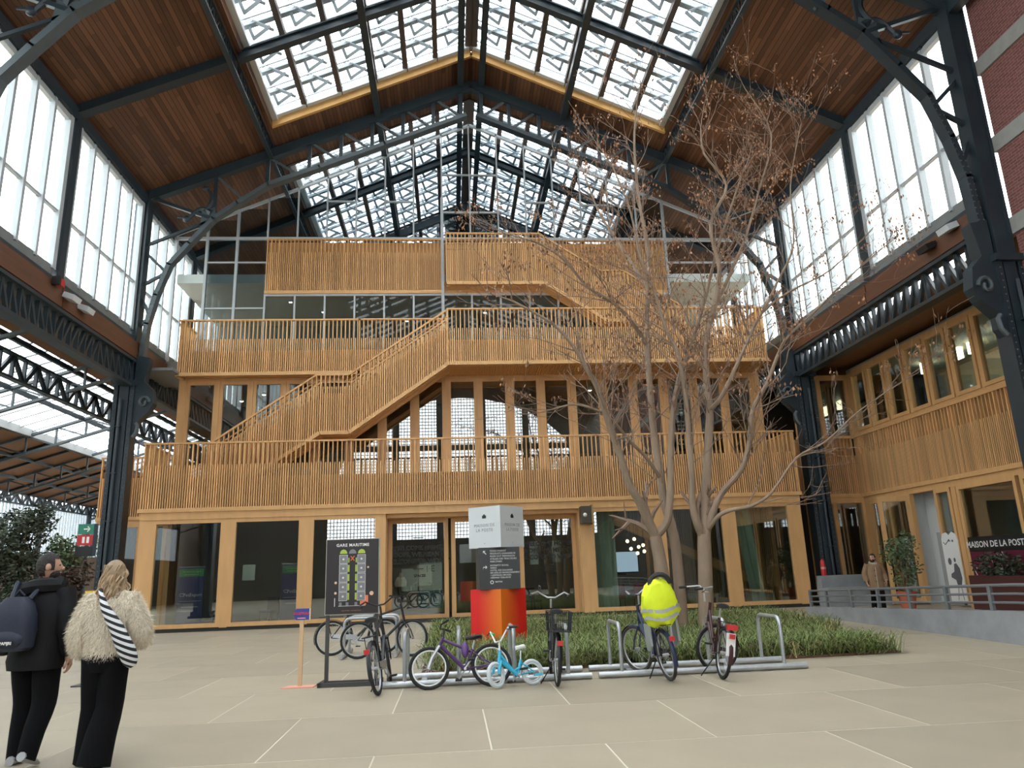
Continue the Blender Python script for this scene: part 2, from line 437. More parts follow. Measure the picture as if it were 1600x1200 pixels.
# ------------------------------------------------------------------ arched frames and columns
def arc_pts(side, k=1.0):
    # bottom rib from the column up to the ridge in nave cross-section (offset from column line, height)
    raw = [(.35,8.2),(.42,9.3),(.5,10.6),(.72,11.7),(1.10,12.9),(1.75,13.75),(2.55,14.75),(3.4,15.4),(4.5,16.2),(6.4,16.95),(8.9,18.0),(12.1,19.35)]
    out = []
    for d, z in raw:
        x = XL+d if side < 0 else XR-d
        out.append((x, z))
    return out
def frame(y, sides, name_label):
    t = thing('arched_truss', name_label, 'truss', (0, y, 0))
    for sd in sides:
        pts = arc_pts(sd); m = MB()
        for (a, b) in zip(pts[:-1], pts[1:]):
            pa = Vector((a[0], 0, a[1])); pb = Vector((b[0], 0, b[1])); e = (pb-pa).normalized()*.03
            m.beam(pa-e, pb+e, .34, .05, up=(0,1,0)) if False else m.beam(pa-e, pb+e, .32, .16)
        m.build('arch_rib', STEEL2 if sd < 0 else STEEL, t)
        # upper chord under the ceiling
        c = MB(); xe = XL if sd < 0 else XR; xm = XC
        c.beam((xe, 0, zr(xe)-.2), (xm, 0, zr(xm)-.45), .30, .36)
        c.build('upper_chord', STEEL, t)
        # post on the column line and braces
        p = MB(); p.box(xe-.17, xe+.17, -.17, .17, 8.3, 15.8); p.box(xe-.24, xe-.17, -.22, .22, 8.3, 15.8); p.box(xe+.17, xe+.24, -.22, .22, 8.3, 15.8)
        p.build('upper_post', STEEL, t)
        def at_rib(z):
            for (a, b) in zip(pts[:-1], pts[1:]):
                if a[1] <= z <= b[1]:
                    k = (z-a[1])/(b[1]-a[1]); return a[0]+(b[0]-a[0])*k
            return pts[-1][0]
        for (za, zb) in ((10.3,10.9),(12.0,10.9),(12.0,12.6),(13.6,12.6),(13.6,14.75)):
            MB().beam((xe, 0, za), (at_rib(zb), 0, zb), .10, .10).build('brace', STEEL, t)
        sg = 1 if sd < 0 else -1
        MB().beam((xe+sg*2.55, 0, 14.75), (xe+sg*.3, 0, 15.6), .12, .12).build('brace', STEEL, t)
        # hangers between rib and chord
        for (d, dn) in ((2.55, 2.55), (4.45, 4.45), (6.0, 6.0), (7.2,7.2), (8.4, 8.4), (9.6,9.6), (10.8,10.8), (11.9,11.9)):
            x = xe+sg*d; zb = None
            for (a, b) in zip(pts[:-1], pts[1:]):
                lo, hi = sorted((a[0], b[0]))
                if lo <= x <= hi: zb = a[1]+(b[1]-a[1])*(x-a[0])/(b[0]-a[0]); break
            if zb is None: continue
            zt = zr(x)-.35
            MB().beam((x, 0, zb), (x, 0, zt), .09, .14).build('hanger', STEEL, t)
            x2 = x+sg*1.15
            if d < 11: MB().beam((x, 0, zt), (x2, 0, max(zb+.3, zb+.5) if d > 4 else zb+.75), .08, .08).build('brace', STEEL2, t)
        # curled finial ornaments beside the knee joint
        kx, kz = xe+sg*2.55, 14.75
        c1 = [(kx-sg*(.1+.9*k), kz+.25+.28*sin(k*3.4)-.25*k) for k in [i/8 for i in range(9)]]
        o1 = MB().tube([(a, 0, b) for a, b in c1], [.13-.009*i for i in range(9)], 6); e = c1[-1]
        o1.ball((e[0], 0, e[1]+.10), .14, .10, .14, 8, 6); o1.beam((e[0]-sg*.1, 0, e[1]+.15), (e[0]-sg*.34, 0, e[1]+.17), .05, .06)
        o1.build('scroll_ornament', STEEL, t, True)
        c2 = [(kx-sg*(.35-.25*sin(k*3)), kz+.3+1.0*k) for k in [i/8 for i in range(9)]]
        o2 = MB().tube([(a, 0, b) for a, b in c2], [.12-.008*i for i in range(9)], 6); e = c2[-1]
        o2.ball((e[0]-sg*.06, 0, e[1]), .15, .10, .10, 8, 6); o2.build('scroll_ornament', STEEL, t, True)
        g = MB(); g.prism([(kx-sg*.5, kz-.35), (kx+sg*.1, kz+.1), (kx+sg*.02, kz+.5), (kx-sg*.42, kz+.35)], 'y', -.05, .05); g.build('gusset_plate', STEEL2, t)
        rv = MB()
        for z in [9.4+.16*i for i in range(22)]:
            x = at_rib(z)
            for q in (-.1, .1): rv.box(x+q-.02, x+q+.02, -.10, -.075, z-.02, z+.02) if False else rv.ball((x+q*.6, -.165, z), .022, .02, .022, 6, 4)
        o = rv.build('rivets', STEEL2, t); o['kind'] = 'stuff'
    return t
frame(26.2, (-1, 1), 'dark riveted arched roof truss standing before the slatted timber building')
frame(15.6, (-1, 1), 'dark arched roof truss springing from the column against the brick wall')
frame(36.8, (-1, 1), 'dark arched roof truss seen through the glass gable screen')

def column(x, y, sg, label, ytop=8.4):
    t = thing('steel_column', label, 'column', (x, y, 0))
    m = MB(); h = ytop
    m.box(-.20, .20, -.05, .05, 0.0, h); m.box(-.34, -.20, -.24, .24, 0.0, h); m.box(.20, .34, -.24, .24, 0.0, h); m.box(-.16, .16, -.22, -.17, 0, h); m.box(-.16,.16,.17,.22,0,h)
    m.build('shaft', STEEL, t)
    r = MB()
    for i in range(int(h/.17)):
        for q in (-.27, .27): r.ball((q, -.245, .3+i*.17), .024, .02, .024, 6, 4)
    r.build('rivets', STEEL2, t, kind='stuff')
    b = MB(); b.box(-.5, .5, -.42, .42, 0, .10); b.box(-.42, .42, -.34, .34, .10, .28); b.build('base_plate', STEEL, t)
    c = MB(); c.box(-.42, .42, -.34, .34, h-.12, h+.05)
    c.prism([(sg*.30, h-2.0), (sg*.46, h-1.75), (sg*.46, h-1.45), (sg*.85, h-1.05), (sg*1.0, h-.75), (sg*.92, h-.25), (sg*.62, h+.05), (sg*.75, h+.9), (sg*.3, h+1.0)], 'y', -.17, .17)
    c.build('capital_bracket', STEEL, t)
    s = MB(); s.tube([(sg*(.68+.20*cos(a)*(1-a/9)), 0, h-.72+.24*sin(a)*(1-a/9)) for a in [i*.5 for i in range(15)]], .05, 6); s.xf(Matrix.Translation((0, -.20, 0)))
    s.tube([(sg*.40, -.2, h-1.95), (sg*.52, -.2, h-1.8), (sg*.55, -.2, h-1.55), (sg*.48, -.2, h-1.45)], .06, 6)
    s.build('scroll', STEEL2, t, True)
    p = MB(); p.tube([(-sg*.05, -.30, .3), (-sg*.05, -.30, h-.6)], .05, 8)
    for z in (2.0, 3.6, 5.2, 6.8): p.box(-sg*.05-.09, -sg*.05+.09, -.36, -.22, z, z+.03)
    p.build('downpipe', STEEL, t, True)
    return t
column(XL, 26.2, 1, 'dark riveted steel column beside the leafy shrubs')
column(XR, 26.2, -1, 'dark steel column with a fire extinguisher at its concrete foot')
column(XR, 15.6, -1, 'dark riveted steel column with scrolled capital against the brick wall')
column(XL, 15.6, 1, 'dark riveted steel column out by the open aisle')

# ------------------------------------------------------------------ brick gable pier on the right
wb = struct('wall_right')
MB().box(XR+.30, XR+1.2, -6, 15.35, 7.2, 21).build('brick_face', BRICK, wb)
for z in (9.0, 11.2, 13.4, 15.6): MB().box(XR+.25, XR+.5, -6, 15.4, z, z+.42).build('stone_band', STONE, wb)
m = MB(); m.box(XR+.17, XR+.4, 11.3, 11.6, 13.9, 17.5); m.box(XR+.17, XR+.4, 12.9, 13.2, 13.9, 17.5); m.box(XR+.13, XR+.4, 11.1, 13.4, 13.55, 13.9); m.build('stone_window_surround', STONE, wb)
MB().box(XR+.27, XR+.34, 11.6, 12.9, 13.9, 17.5).build('dark_window', mat('dark_window_void', (.03,.035,.04), .2), wb)
# ------------------------------------------------------------------ rear gable behind the viewer: tall glazed screen seen only as reflection
wr = struct('wall_rear')
DARKW = mat('dark_gable_wall', (.06,.05,.045), .7)
m = MB(); m.box(XL-.5, XR+.8, -12.2, -12, 0, 4.5); m.box(XL, XC-11.4, -12.2, -12, 4.5, 19); m.box(XC+11.4, XR+.8, -12.2, -12, 4.5, 19); m.build('gable_wall', DARKW, wr)
arc = [(XC+11.4*cos(a), 9.0+8.6*sin(a)) for a in [pi*i/16 for i in range(17)]]
MB().prism(arc+[(XC-11.4, 22), (XC+11.4, 22)], 'y', -12.2, -12).build('arch_spandrel', DARKW, wr)
g = MB()
for i in range(83): g.box(XC-11.4+i*.278, XC-11.4+i*.278+.055, -12.15, -12.05, 4.5, 17.6)
for i in range(44): g.box(XC-11.4, XC+11.4, -12.15, -12.05, 4.5+i*.30, 4.5+i*.30+.055)
g.build('glazing_grid', DARKW, wr, kind='stuff')
m = MB()
for x in (XC-6, XC-2, XC+2, XC+6): m.box(x-.3, x+.3, -12.0, -11.8, 4.5, 17.6)
for z in (8.6, 12.6): m.box(XC-11.4, XC+11.4, -12.0, -11.8, z, z+.5)
m.build('gable_posts', DARKW, wr)
m = MB(); m.box(XR+.3, XR+.5, -12, 10.0, 0, 7.3); m.build('side_wall', DARKW, wr)
# ------------------------------------------------------------------ left aisle: lower roof with its own roof lights
ceil2 = struct('ceiling_aisle')
def za(x): return 6.3 + .31*(x+22)
FRA = [-11, -5.7, -.4, 4.9, 10.3, 15.6, 20.85, 26.2, 31.5, 36.8, 42.1, 47.4, 52.7]
PLY = mat('brown_aisle_boards', (.25,.125,.06), .6, noise=.12, nscale=4, objrand=.1)
for a, b in zip(FRA[:-1], FRA[1:]):
    for (xa, xb) in ((-22, -19.6), (-19.6, -17.3)):
        m = MB(); m.beam((xa, (a+b)/2, za(xa)), (xb, (a+b)/2, za(xb)), b-a-.05, .1); m.build('roof_board', PLY, ceil2)
    m = MB(); m.beam((-13.2, (a+b)/2, za(-13.2)+.1), (XL-.15, (a+b)/2, 10.15), b-a, .1); m.build('roof_board', PLY, ceil2)
    MB().quad((-17.3, a, za(-17.3)+.15), (-13.2, a, za(-13.2)+.15), (-13.2, b, za(-13.2)+.15), (-17.3, b, za(-17.3)+.15)).build('pane', GL_SKY, ceil2)
    for k in range(6):
        y = a+(b-a)*k/6
        MB().beam((-17.3, y, za(-17.3)+.1), (-13.2, y, za(-13.2)+.1), .09, .12).build('glazing_bar', WHITEF, ceil2)
MB().beam((-17.3, -11, za(-17.3)), (-17.3, 52, za(-17.3)), .25, .3).build('flashing', WHITEF, ceil2)
for y in FRA:
    t = MB(); n = 9
    for i in range(n):
        xa = -22+i*10.4/n; xb = -22+(i+1)*10.4/n
        t.beam((xa, y, za(xa)-.12), (xb, y, za(xb)-.12), .16, .09); t.beam((xa, y, za(xa)-.85), (xb, y, za(xb)-.85), .16, .09)
        t.beam((xa, y, za(xa)-.12), (xa, y, za(xa)-.85), .06, .07)
        t.beam((xa, y, za(xa)-.12), (xb, y, za(xb)-.85), .05, .06)
    t.build('aisle_truss', STEEL2, ceil2)
    for yy in (y+1.77, y+3.54):
        MB().beam((-22, yy, za(-22)-.1), (-17.3, yy, za(-17.3)-.1), .08, .12).build('rafter', STEEL, ceil2)
for a, b in zip(FRA[:-1], FRA[1:]):
    t = MB(); lattice(t, (-13.3, a, 7.75), (-13.3, b, 7.75), .75, 8, w=.14, chord=.2); t.build('aisle_lattice', STEEL, ceil2)
for x in (-20.5, -18.9, -17.3, -15.2, -13.2):
    MB().beam((x, -11, za(x)-.1), (x, 52, za(x)-.1), .1, .16).build('purlin', STEEL, ceil2)
wl = struct('wall_left')
FROST = mat('pale_polycarbonate', (.75,.8,.84), .35, noise=.1, nscale=2, stretch=(1,6,.3))
GLF = glass('fluted_glass', (.86,.90,.93), .06)
for a, b in zip(FRA[:-1], FRA[1:]):
    for k in range(9):
        y = a+(b-a)*k/9
        MB().box(-22.02, -21.98, y+.03, y+(b-a)/9-.03, 3.3, 6.0).build('pane', GLF, wl)
    MB().box(-22.15, -21.85, a-.14, a+.14, 0, 6.3).build('post', STEEL, wl)
    MB().box(-22.1, -21.9, a, b, 0, 3.3).build('wall_panel', mat('dull_brown_wall', (.10,.07,.05), .8, noise=.3, nscale=1.5), wl)
    t = MB(); lattice(t, (-21.9, a, 5.75), (-21.9, b, 5.75), .5, 10, w=.12, chord=.2); t.build('eaves_lattice', STEEL, wl)
    for k in range(18):
        y = a+(b-a)*k/18
        MB().box(-22.06, -21.94, y-.02, y+.02, 3.3, 6.0).build('glazing_bar', GREYF, wl)
MB().box(-22.2, XL, 52.6, 52.8, 0, 10).build('end_wall', DARKW, wl)
MB().box(-22.2, XL, -12.2, -12.0, 0, 10).build('end_wall', DARKW, wl)

# ------------------------------------------------------------------ the timber building
tb = thing('timber_building', 'tall timber building with slatted balconies and zigzag outer stairs', 'building', (0, 25.7, 0))
BY = 25.7
def B(m, name, mt, parent=None, kind=None, smooth=False, label=None):
    # mesh given in world coordinates, hung under the building
    m.xf(Matrix.Translation((0, -BY, 0))) if (parent is None or parent is tb) else None
    return m.build(name, mt, parent or tb, smooth, kind, label)
def window(parent, x0, x1, y, z0, z1, fw=.13, dep=.16, gl=None, name='window', oy=0, axis='x'):
    m = MB()
    def bx(a, b, c, d):
        if axis == 'x': m.box(a, b, y-dep/2-oy, y+dep/2-oy, c, d)
        else: m.box(y-dep/2-oy, y+dep/2-oy, a, b, c, d)
    bx(x0, x1, z0, z0+fw); bx(x0, x1, z1-fw, z1); bx(x0, x0+fw, z0+fw, z1-fw); bx(x1-fw, x1, z0+fw, z1-fw)
    w = m.build(name, WOODF, parent)
    g = MB()
    if axis == 'x': g.box(x0+fw, x1-fw, y-.012-oy, y+.012-oy, z0+fw, z1-fw)
    else: g.box(y-.012-oy, y+.012-oy, x0+fw, x1-fw, z0+fw, z1-fw)
    g.build('pane', gl or GL_FACADE, w); return w
# ground floor glazing
for (a, b) in ((-9.87,-7.53),(-7.30,-4.98),(-4.75,-2.45),(4.78,7.08),(7.32,9.62),(9.86,12.03)):
    window(tb, a, b, .10, .12, 3.58)
for (a, b) in ((-10.28,-9.87),(-7.53,-7.30),(-4.98,-4.75),(-2.45,-2.22),(4.42,4.78),(7.08,7.32),(9.62,9.86),(12.03,12.4)): MB().box(a, b, .02, .30, .1, 3.6).build('wall_post', WOODF, tb)
MB().box(-10.28, 12.4, -.02, .34, 3.58, 3.83).build('fascia', WOODF, tb)
MB().box(-10.2, 12.3, .06, .3, 0, .12).build('plinth', mat('dark_plinth', (.03,.028,.025), .7), tb)
# recessed entrance
for (a, b, nm) in ((-2.22,-.12,'window'),(-.02,1.12,'door'),(1.14,2.28,'door'),(2.38,4.42,'window')):
    window(tb, a, b, 1.0, .06, 3.45, fw=.15, name=nm)
m = MB(); m.box(-2.3,-2.2,.2,1.1,0,3.6); m.box(4.4,4.5,.2,1.1,0,3.6); m.box(-2.3,4.5,.2,1.1,3.45,3.6); m.build('entrance_lining', WOODF, tb)
m = MB(); m.box(4.42, 4.80, -.42, .0, 3.05, 3.62); o = m.build('lantern_box', mat('dark_bronze_box', (.06,.045,.03), .4), tb)
MB().box(4.78, 4.83, -.45, .02, 3.02, 3.66).build('brass_edge', mat('aged_brass', (.35,.24,.09), .4, metal=.6), o)
MB().ball((4.55, -.43, 3.32), .07).build('lamp', mat('lamp_glass', (.8,.8,.75), .3), o, True)

def slat_run(p0, p1, zb, zt, y_or_pts=None, pitch=.078, w=.036, d=.09, cut=.78, zbf=None, ztf=None, coarse=2):
    # vertical slats along the plan line p0->p1; zbf/ztf may give heights along x
    m = MB(); p0 = Vector(p0); p1 = Vector(p1); L_ = (p1-p0).length; n = int(L_/pitch); dr = (p1-p0).normalized(); nr = Vector((-dr.y, dr.x, 0))
    for i in range(n+1):
        c = p0 + dr*(i*pitch)
        b_ = zbf(c.x) if zbf else zb; t_ = ztf(c.x) if ztf else zt
        top = t_-.03 if i % coarse == 0 else t_-cut
        if top <= b_: continue
        a = dr*(w/2); e = nr*(d/2); k = len(m.v)
        for z in (b_, top):
            for s1, s2 in ((-1,-1),(1,-1),(1,1),(-1,1)):
                q = c+a*s1+e*s2; m.v.append((q.x, q.y, z))
        m.f += [(k,k+3,k+2,k+1),(k+4,k+5,k+6,k+7),(k,k+1,k+5,k+4),(k+1,k+2,k+6,k+5),(k+2,k+3,k+7,k+6),(k+3,k,k+4,k+7)]
    return m
def balcony(plan, zb, zt, back=1.16, name='balcony', cut=.78, parent=tb, ybase=BY, inner=True, solid=False):
    # plan: list of (x, y) corner points, front face outward
    rail = MB(); tops = []
    for (a, b) in zip(plan[:-1], plan[1:]):
        a3 = Vector((a[0], a[1]-ybase, 0)); b3 = Vector((b[0], b[1]-ybase, 0)); e = (b3-a3).normalized()*.04
        tops.append(MB().beam(a3-e+Vector((0,0,zt-.025)), b3+e+Vector((0,0,zt-.025)), .13, .055))
        rail.beam(a3-e+Vector((0,0,zb+.06)), b3+e+Vector((0,0,zb+.06)), .17, .13)
    r = rail.build(name, WOODF, parent)
    for q in tops: q.build('top_rail', WOODF, r)
    for (a, b) in zip(plan[:-1], plan[1:]):
        a3 = Vector((a[0], a[1]-ybase, 0)); b3 = Vector((b[0], b[1]-ybase, 0)); dr = (b3-a3).normalized(); nr = Vector((-dr.y, dr.x, 0))
        slat_run(a3, b3, zb+.1, zt, cut=cut).build('slats', WOOD, r, kind='stuff')
        zt2 = zt-.04 if solid else zt-back
        bk = MB(); bk.beam(a3+nr*.24+Vector((0,0,(zb+zt2)/2)), b3+nr*.24+Vector((0,0,(zb+zt2)/2)), .04, zt2-zb-.02); bk.build('backing_board', WOODB, r)
    return r
balcony([(-10.28, 27.8), (-10.28, 25.7), (12.42, 25.7), (12.42, 27.8)], 3.83, 6.17)
balcony([(-10.02, 28.8), (-10.02, 27.3), (-3.4, 27.3), (-.05, 27.3)], 8.95, 11.15)
balcony([(-.03, 26.2), (12.06, 26.2), (12.06, 28.8)], 8.95, 11.15)
# floors and soffits
SLABW = mat('white_slab_edge', (.55,.60,.57), .6)
INT = mat('olive_interior_wall', (.26,.25,.19), .8, noise=.12, nscale=1)
INT2 = mat('sage_interior_wall', (.30,.34,.31), .8)
m = MB(); m.box(-10.1, 12.3, .15, 10.2, 4.55, 4.98); m.build('floor_slab', SOFFIT, tb)
m = MB(); m.box(-10.1, 12.3, .1, 2.6, 3.84, 3.9); m.build('soffit', SOFFIT, tb)
m = MB(); m.box(-9.9, -.05, 1.7, 10.2, 9.0, 9.95); m.box(-.05, 11.95, .6, 10.2, 9.0, 9.95); m.build('floor_slab', SOFFIT, tb)
sl = MB()
for i in range(150): sl.box(.0+i*.08, .04+i*.08, .65, 2.3, 8.96, 9.0)
sl.build('soffit_slats', SOFFIT, tb, kind='stuff')
m = MB(); m.box(-11.05, 13.1, 3.5, 10.2, 13.42, 13.8); m.build('floor_slab', SLABW, tb)
m = MB(); m.box(-10.1, 12.3, 6.0, 6.2, 0, 4.55); m.build('interior_wall', INT, tb)
m = MB(); m.box(-10.1, 12.3, 7.0, 7.2, 4.98, 9.0); m.build('interior_wall', INT, tb)
m = MB(); m.box(-11.05, 13.1, 9.0, 9.2, 9.95, 13.42); m.build('interior_wall', INT2, tb)
m = MB(); m.box(-10.2, -10.05, 2.3, 10.2, 0, 9.9); m.box(12.2, 12.35, 2.3, 10.2, 0, 9.9); m.build('side_wall', WOODB, tb)
m = MB(); m.box(-10.1, 12.3, .3, 6.2, -.01, .02); m.build('interior_floor', mat('interior_floor', (.22,.20,.16), .5), tb)
# level-one window wall
for k in range(18):
    x0 = -9.85+1.222*k; window(tb, x0, x0+1.13, 2.2, 5.05, 8.87, fw=.125, dep=.14)
for k in range(19): MB().box(-9.94+1.222*k, -9.85+1.222*k, 2.1, 2.34, 5.0, 8.95).build('wall_post', WOODF, tb)
for bx in ((-10.12,-9.94,2.1,2.4,5.0,8.95),(12.14,12.34,2.05,2.4,5.0,8.95)): MB().box(*bx).build('corner_post', WOODF, tb)
MB().box(-10.1, 12.3, 2.12, 2.4, 8.87, 9.0).build('head_beam', WOODF, tb); MB().box(-10.1, 12.3, 2.12, 2.36, 4.98, 5.05).build('sill_beam', WOODF, tb)
# outer stairs: slatted flights with landing
def pl(pts):
    def f(x):
        if x <= pts[0][0]: return pts[0][1]
        for (a, b) in zip(pts[:-1], pts[1:]):
            if a[0] <= x <= b[0]: return a[1]+(b[1]-a[1])*(x-a[0])/(b[0]-a[0])
        return pts[-1][1]
    return f
def stair(y, top, bot, x0, x1, wid, flip=False):
    s = MB(); tf, bf = pl(top), pl(bot)
    tp = [p for p in top if x0-.01 <= p[0] <= x1+.01]; bp = [p for p in bot if x0-.01 <= p[0] <= x1+.01]
    for yy in (y-BY, y-BY+wid):
        for (a, b) in zip(top[:-1], top[1:]):
            s.beam((a[0], yy, a[1]-.025), (b[0], yy, b[1]-.025), .11, .06)
            s.beam((a[0], yy+.10, a[1]-.22), (b[0], yy+.10, b[1]-.22), .05, .05)
        for (a, b) in zip(bot[:-1], bot[1:]): s.beam((a[0], yy, a[1]+.06), (b[0], yy, b[1]+.06), .13, .13)
    r = s.build('staircase', WOODF, tb)
    for yy in (y-BY, y-BY+wid):
        slat_run((x0, yy, 0), (x1, yy, 0), 0, 0, zbf=lambda x: bf(x)+.05, ztf=tf, cut=.46).build('slats', WOOD, r, kind='stuff')
    k = MB()
    for (a, b) in zip(bot[:-1], bot[1:]):
        k.beam((a[0], y-BY+wid/2, a[1]+.1), (b[0], y-BY+wid/2, b[1]+.1), wid-.1, .10)
        if abs(b[1]-a[1]) > .2:
            n = int(abs(b[1]-a[1])/.17)
            for i in range(n):
                q = (i+.5)/n; xx = a[0]+(b[0]-a[0])*q; zz = a[1]+(b[1]-a[1])*q+.30
                k.box(xx-.15, xx+.15, y-BY+.205, y-BY+wid-.205, zz, zz+.05)
    k.build('treads', SOFFIT, r)
    bk = MB()
    for (a, b) in zip(bot[:-1], bot[1:]):
        for yy in (y-BY+.20, y-BY+wid-.20): 
            n0 = len(bk.v); bk.v += [(a[0],yy,a[1]),(b[0],yy,b[1]),(b[0],yy,b[1]+1.55),(a[0],yy,a[1]+1.55)]; bk.f.append((n0,n0+1,n0+2,n0+3))
    bk.build('backing_board', WOODB, r)
    return r
stair(26.2, [(-8.5,6.13),(-4.76,8.66),(-3.62,8.66),(-.03,11.13)], [(-8.5,3.9),(-4.60,6.45),(-3.58,6.45),(-.03,8.95)], -8.5, -.05, 1.05)
stair(28.15, [(-.05,15.18),(3.80,15.18),(6.30,13.52),(7.25,13.52),(9.75,11.85)], [(-.05,12.9),(3.96,12.9),(6.45,11.25),(7.4,11.25),(9.9,9.6)], -.05, 9.75, .95)
# level three slatted parapet
balcony([(-7.42, 28.95), (-.22, 28.95)], 12.83, 15.27, name='parapet', solid=True, cut=.62)
balcony([(-.2, 29.02), (9.38, 29.02)], 12.83, 15.27, name='parapet', solid=True, cut=.62)
# side wing behind the column
balcony([(-12.9, 28.5), (-10.35, 28.5)], 3.83, 6.17)
window(tb, -11.2, -10.4, 2.8, .1, 3.7); window(tb, -12.4, -11.3, 2.8, .1, 3.7); m = MB(); m.box(-12.9,-10.3,2.75,2.9,3.7,3.85); m.build('fascia', WOODF, tb)
# glazed gable screen above
gs = struct('window_%d' % wn); wn += 1
GX = [-.22+1.205*k for k in range(-8, 9)]
for x in GX+[-11.1, 13.1]:
    lo = 9.95
    if -7.5 < x < 9.4:
        MB().box(x-.03, x+.03, 28.94, 29.06, 15.27, zr(x)-.35).build('mullion', GREYF, gs)
        MB().box(x-.035, x+.035, 28.94, 29.06, 9.95, 12.83).build('mullion', GREYF, gs)
    else: MB().box(x-.05, x+.05, 28.92, 29.08, lo, zr(x)-.35).build('mullion', GREYF, gs)
MB().box(-.28, -.16, 28.86, 29.0, 11.1, 17.2).build('mullion', GREYF, gs)
for (a, b) in zip(GX[:-1], GX[1:]):
    c = (a+b)/2
    if -7.5 < c < 9.4:
        MB().box(a+.03, b-.03, 28.99, 29.01, 15.3, min(zr(a), zr(b))-.3).build('pane', GL_GABLE, gs)
        MB().box(a+.03, b-.03, 28.99, 29.01, 10.0, 12.8).build('pane', GL_GABLE, gs)
    else: MB().box(a+.05, b-.05, 28.99, 29.01, 10.0, min(zr(a), zr(b))-.3).build('pane', GL_GABLE, gs)
for s in (-1, 1):
    xa, xb = XC, (XL if s < 0 else XR)
    MB().beam((xa, 29, zr(xa)-.4), (xb, 29, zr(xb)-.4), .12, .10).build('head_rail', GREYF, gs)
MB().box(-11.1, 13.1, 28.93, 29.07, 15.24, 15.36).build('transom', GREYF, gs)
MB().box(-7.42, 9.4, 28.93, 29.07, 12.74, 12.83).build('transom', GREYF, gs)
for (a, b, z) in ((-9.9,-7.4,14.2),(-9.9,-7.4,12.2),(9.4,13.0,14.2),(9.4,13.0,12.2),(-5.1,-3.9,17.0),(-2.68,-1.46,17.0),(-.22,2.16,18.3),(3.4,4.6,17.0),(5.8,7.0,16.9)):
    MB().box(a, b, 28.95, 29.05, z, z+.06).build('transom', GREYF, gs)
MB().box(-11.25, -10.0, 28.9, 29.1, 9.0, 10.0).build('sill_panel', GREYP, gs)
MB().box(-11.2, -9.95, 26.6, 29, 9.0, 9.1).build('sill_panel', GREYP, gs)
MB().box(-.1, 2.2, 29.1, 30.6, 15.3, 16.55).build('lift_cabin', mat('dark_green_glass_box', (.03,.05,.045), .15), gs)
MB().box(-.2, 2.25, 28.95, 29.05, 16.5, 16.58).build('transom', GREYF, gs)

# ------------------------------------------------------------------ right-hand timber shop building
rb = thing('timber_shop_building', 'timber shop building with an open door below a slatted band', 'building', (15.6, 27.2, 0))
def R(m, name, mt, parent=None, kind=None):
    m.xf(Matrix.Translation((-15.6, -27.2, 0))); return m.build(name, mt, parent or rb, kind=kind)
def rbal(plan, zb, zt, solid=True, cut=.72):
    rail = MB(); tops = []; o = Vector((-15.6, -27.2, 0))
    pts = [Vector((a, b, 0))+o for a, b in plan]
    for a, b in zip(pts[:-1], pts[1:]):
        tops.append(MB().beam(a+Vector((0,0,zt)), b+Vector((0,0,zt)), .16, .10)); rail.beam(a+Vector((0,0,zb+.05)), b+Vector((0,0,zb+.05)), .16, .14)
    r = rail.build('slatted_band', WOODF, rb)
    for q in tops: q.build('top_rail', WOODF, r)
    for a, b in zip(pts[:-1], pts[1:]):
        dr = (b-a).normalized(); nr = Vector((-dr.y, dr.x, 0))
        slat_run(a, b, zb+.1, zt, cut=cut).build('slats', WOOD, r, kind='stuff')
        bk = MB(); bk.beam(a-nr*.24+Vector((0,0,(zb+zt)/2)), b-nr*.24+Vector((0,0,(zb+zt)/2)), .04, zt-zb-.02); bk.build('backing_board', WOODB, r)
rbal([(15.6, 10.0), (15.6, 27.15)], 3.83, 6.12)
rbal([(15.6, 27.15), (13.3, 27.15)], 3.83, 6.12)
def rwin(y0, y1, z0, z1, name='window', fw=.12):
    m = MB(); x = 15.66
    for (a, b, c, d) in ((y0,y1,z0,z0+fw),(y0,y1,z1-fw,z1),(y0,y0+fw,z0+fw,z1-fw),(y1-fw,y1,z0+fw,z1-fw)): m.box(x-.08, x+.08, a, b, c, d)
    w = R(m, name, WOODF); g = MB().box(x-.012, x+.012, y0+fw, y1-fw, z0+fw, z1-fw); R(g, 'pane', GL_FACADE, w); return w
for k in range(14): y1 = 26.85-1.17*k; rwin(y1-1.05, y1, 6.28, 8.55)
rwin(25.7, 26.75, .1, 3.62); rwin(24.25, 25.55, .1, 3.62); rwin(22.15, 22.95, .1, 3.62)
for k in range(4): rwin(19.35-2.65*k, 21.85-2.65*k, .1, 3.62)
for bx in ((15.6,15.85,26.75,27.2,0,8.6),(15.6,15.8,21.9,22.12,0,3.62)): R(MB().box(*bx), 'wall_post', WOODF)
for bx in ((15.58,15.85,10,26.75,3.62,3.84),(15.62,15.85,10,26.75,8.55,8.7),(15.62,15.85,10,26.75,6.1,6.28)): R(MB().box(*bx), 'wall_beam', WOODF)
for k in range(1, 15): R(MB().box(15.62, 15.82, 26.86-1.17*k, 26.96-1.17*k, 6.28, 8.55), 'wall_post', WOODF)
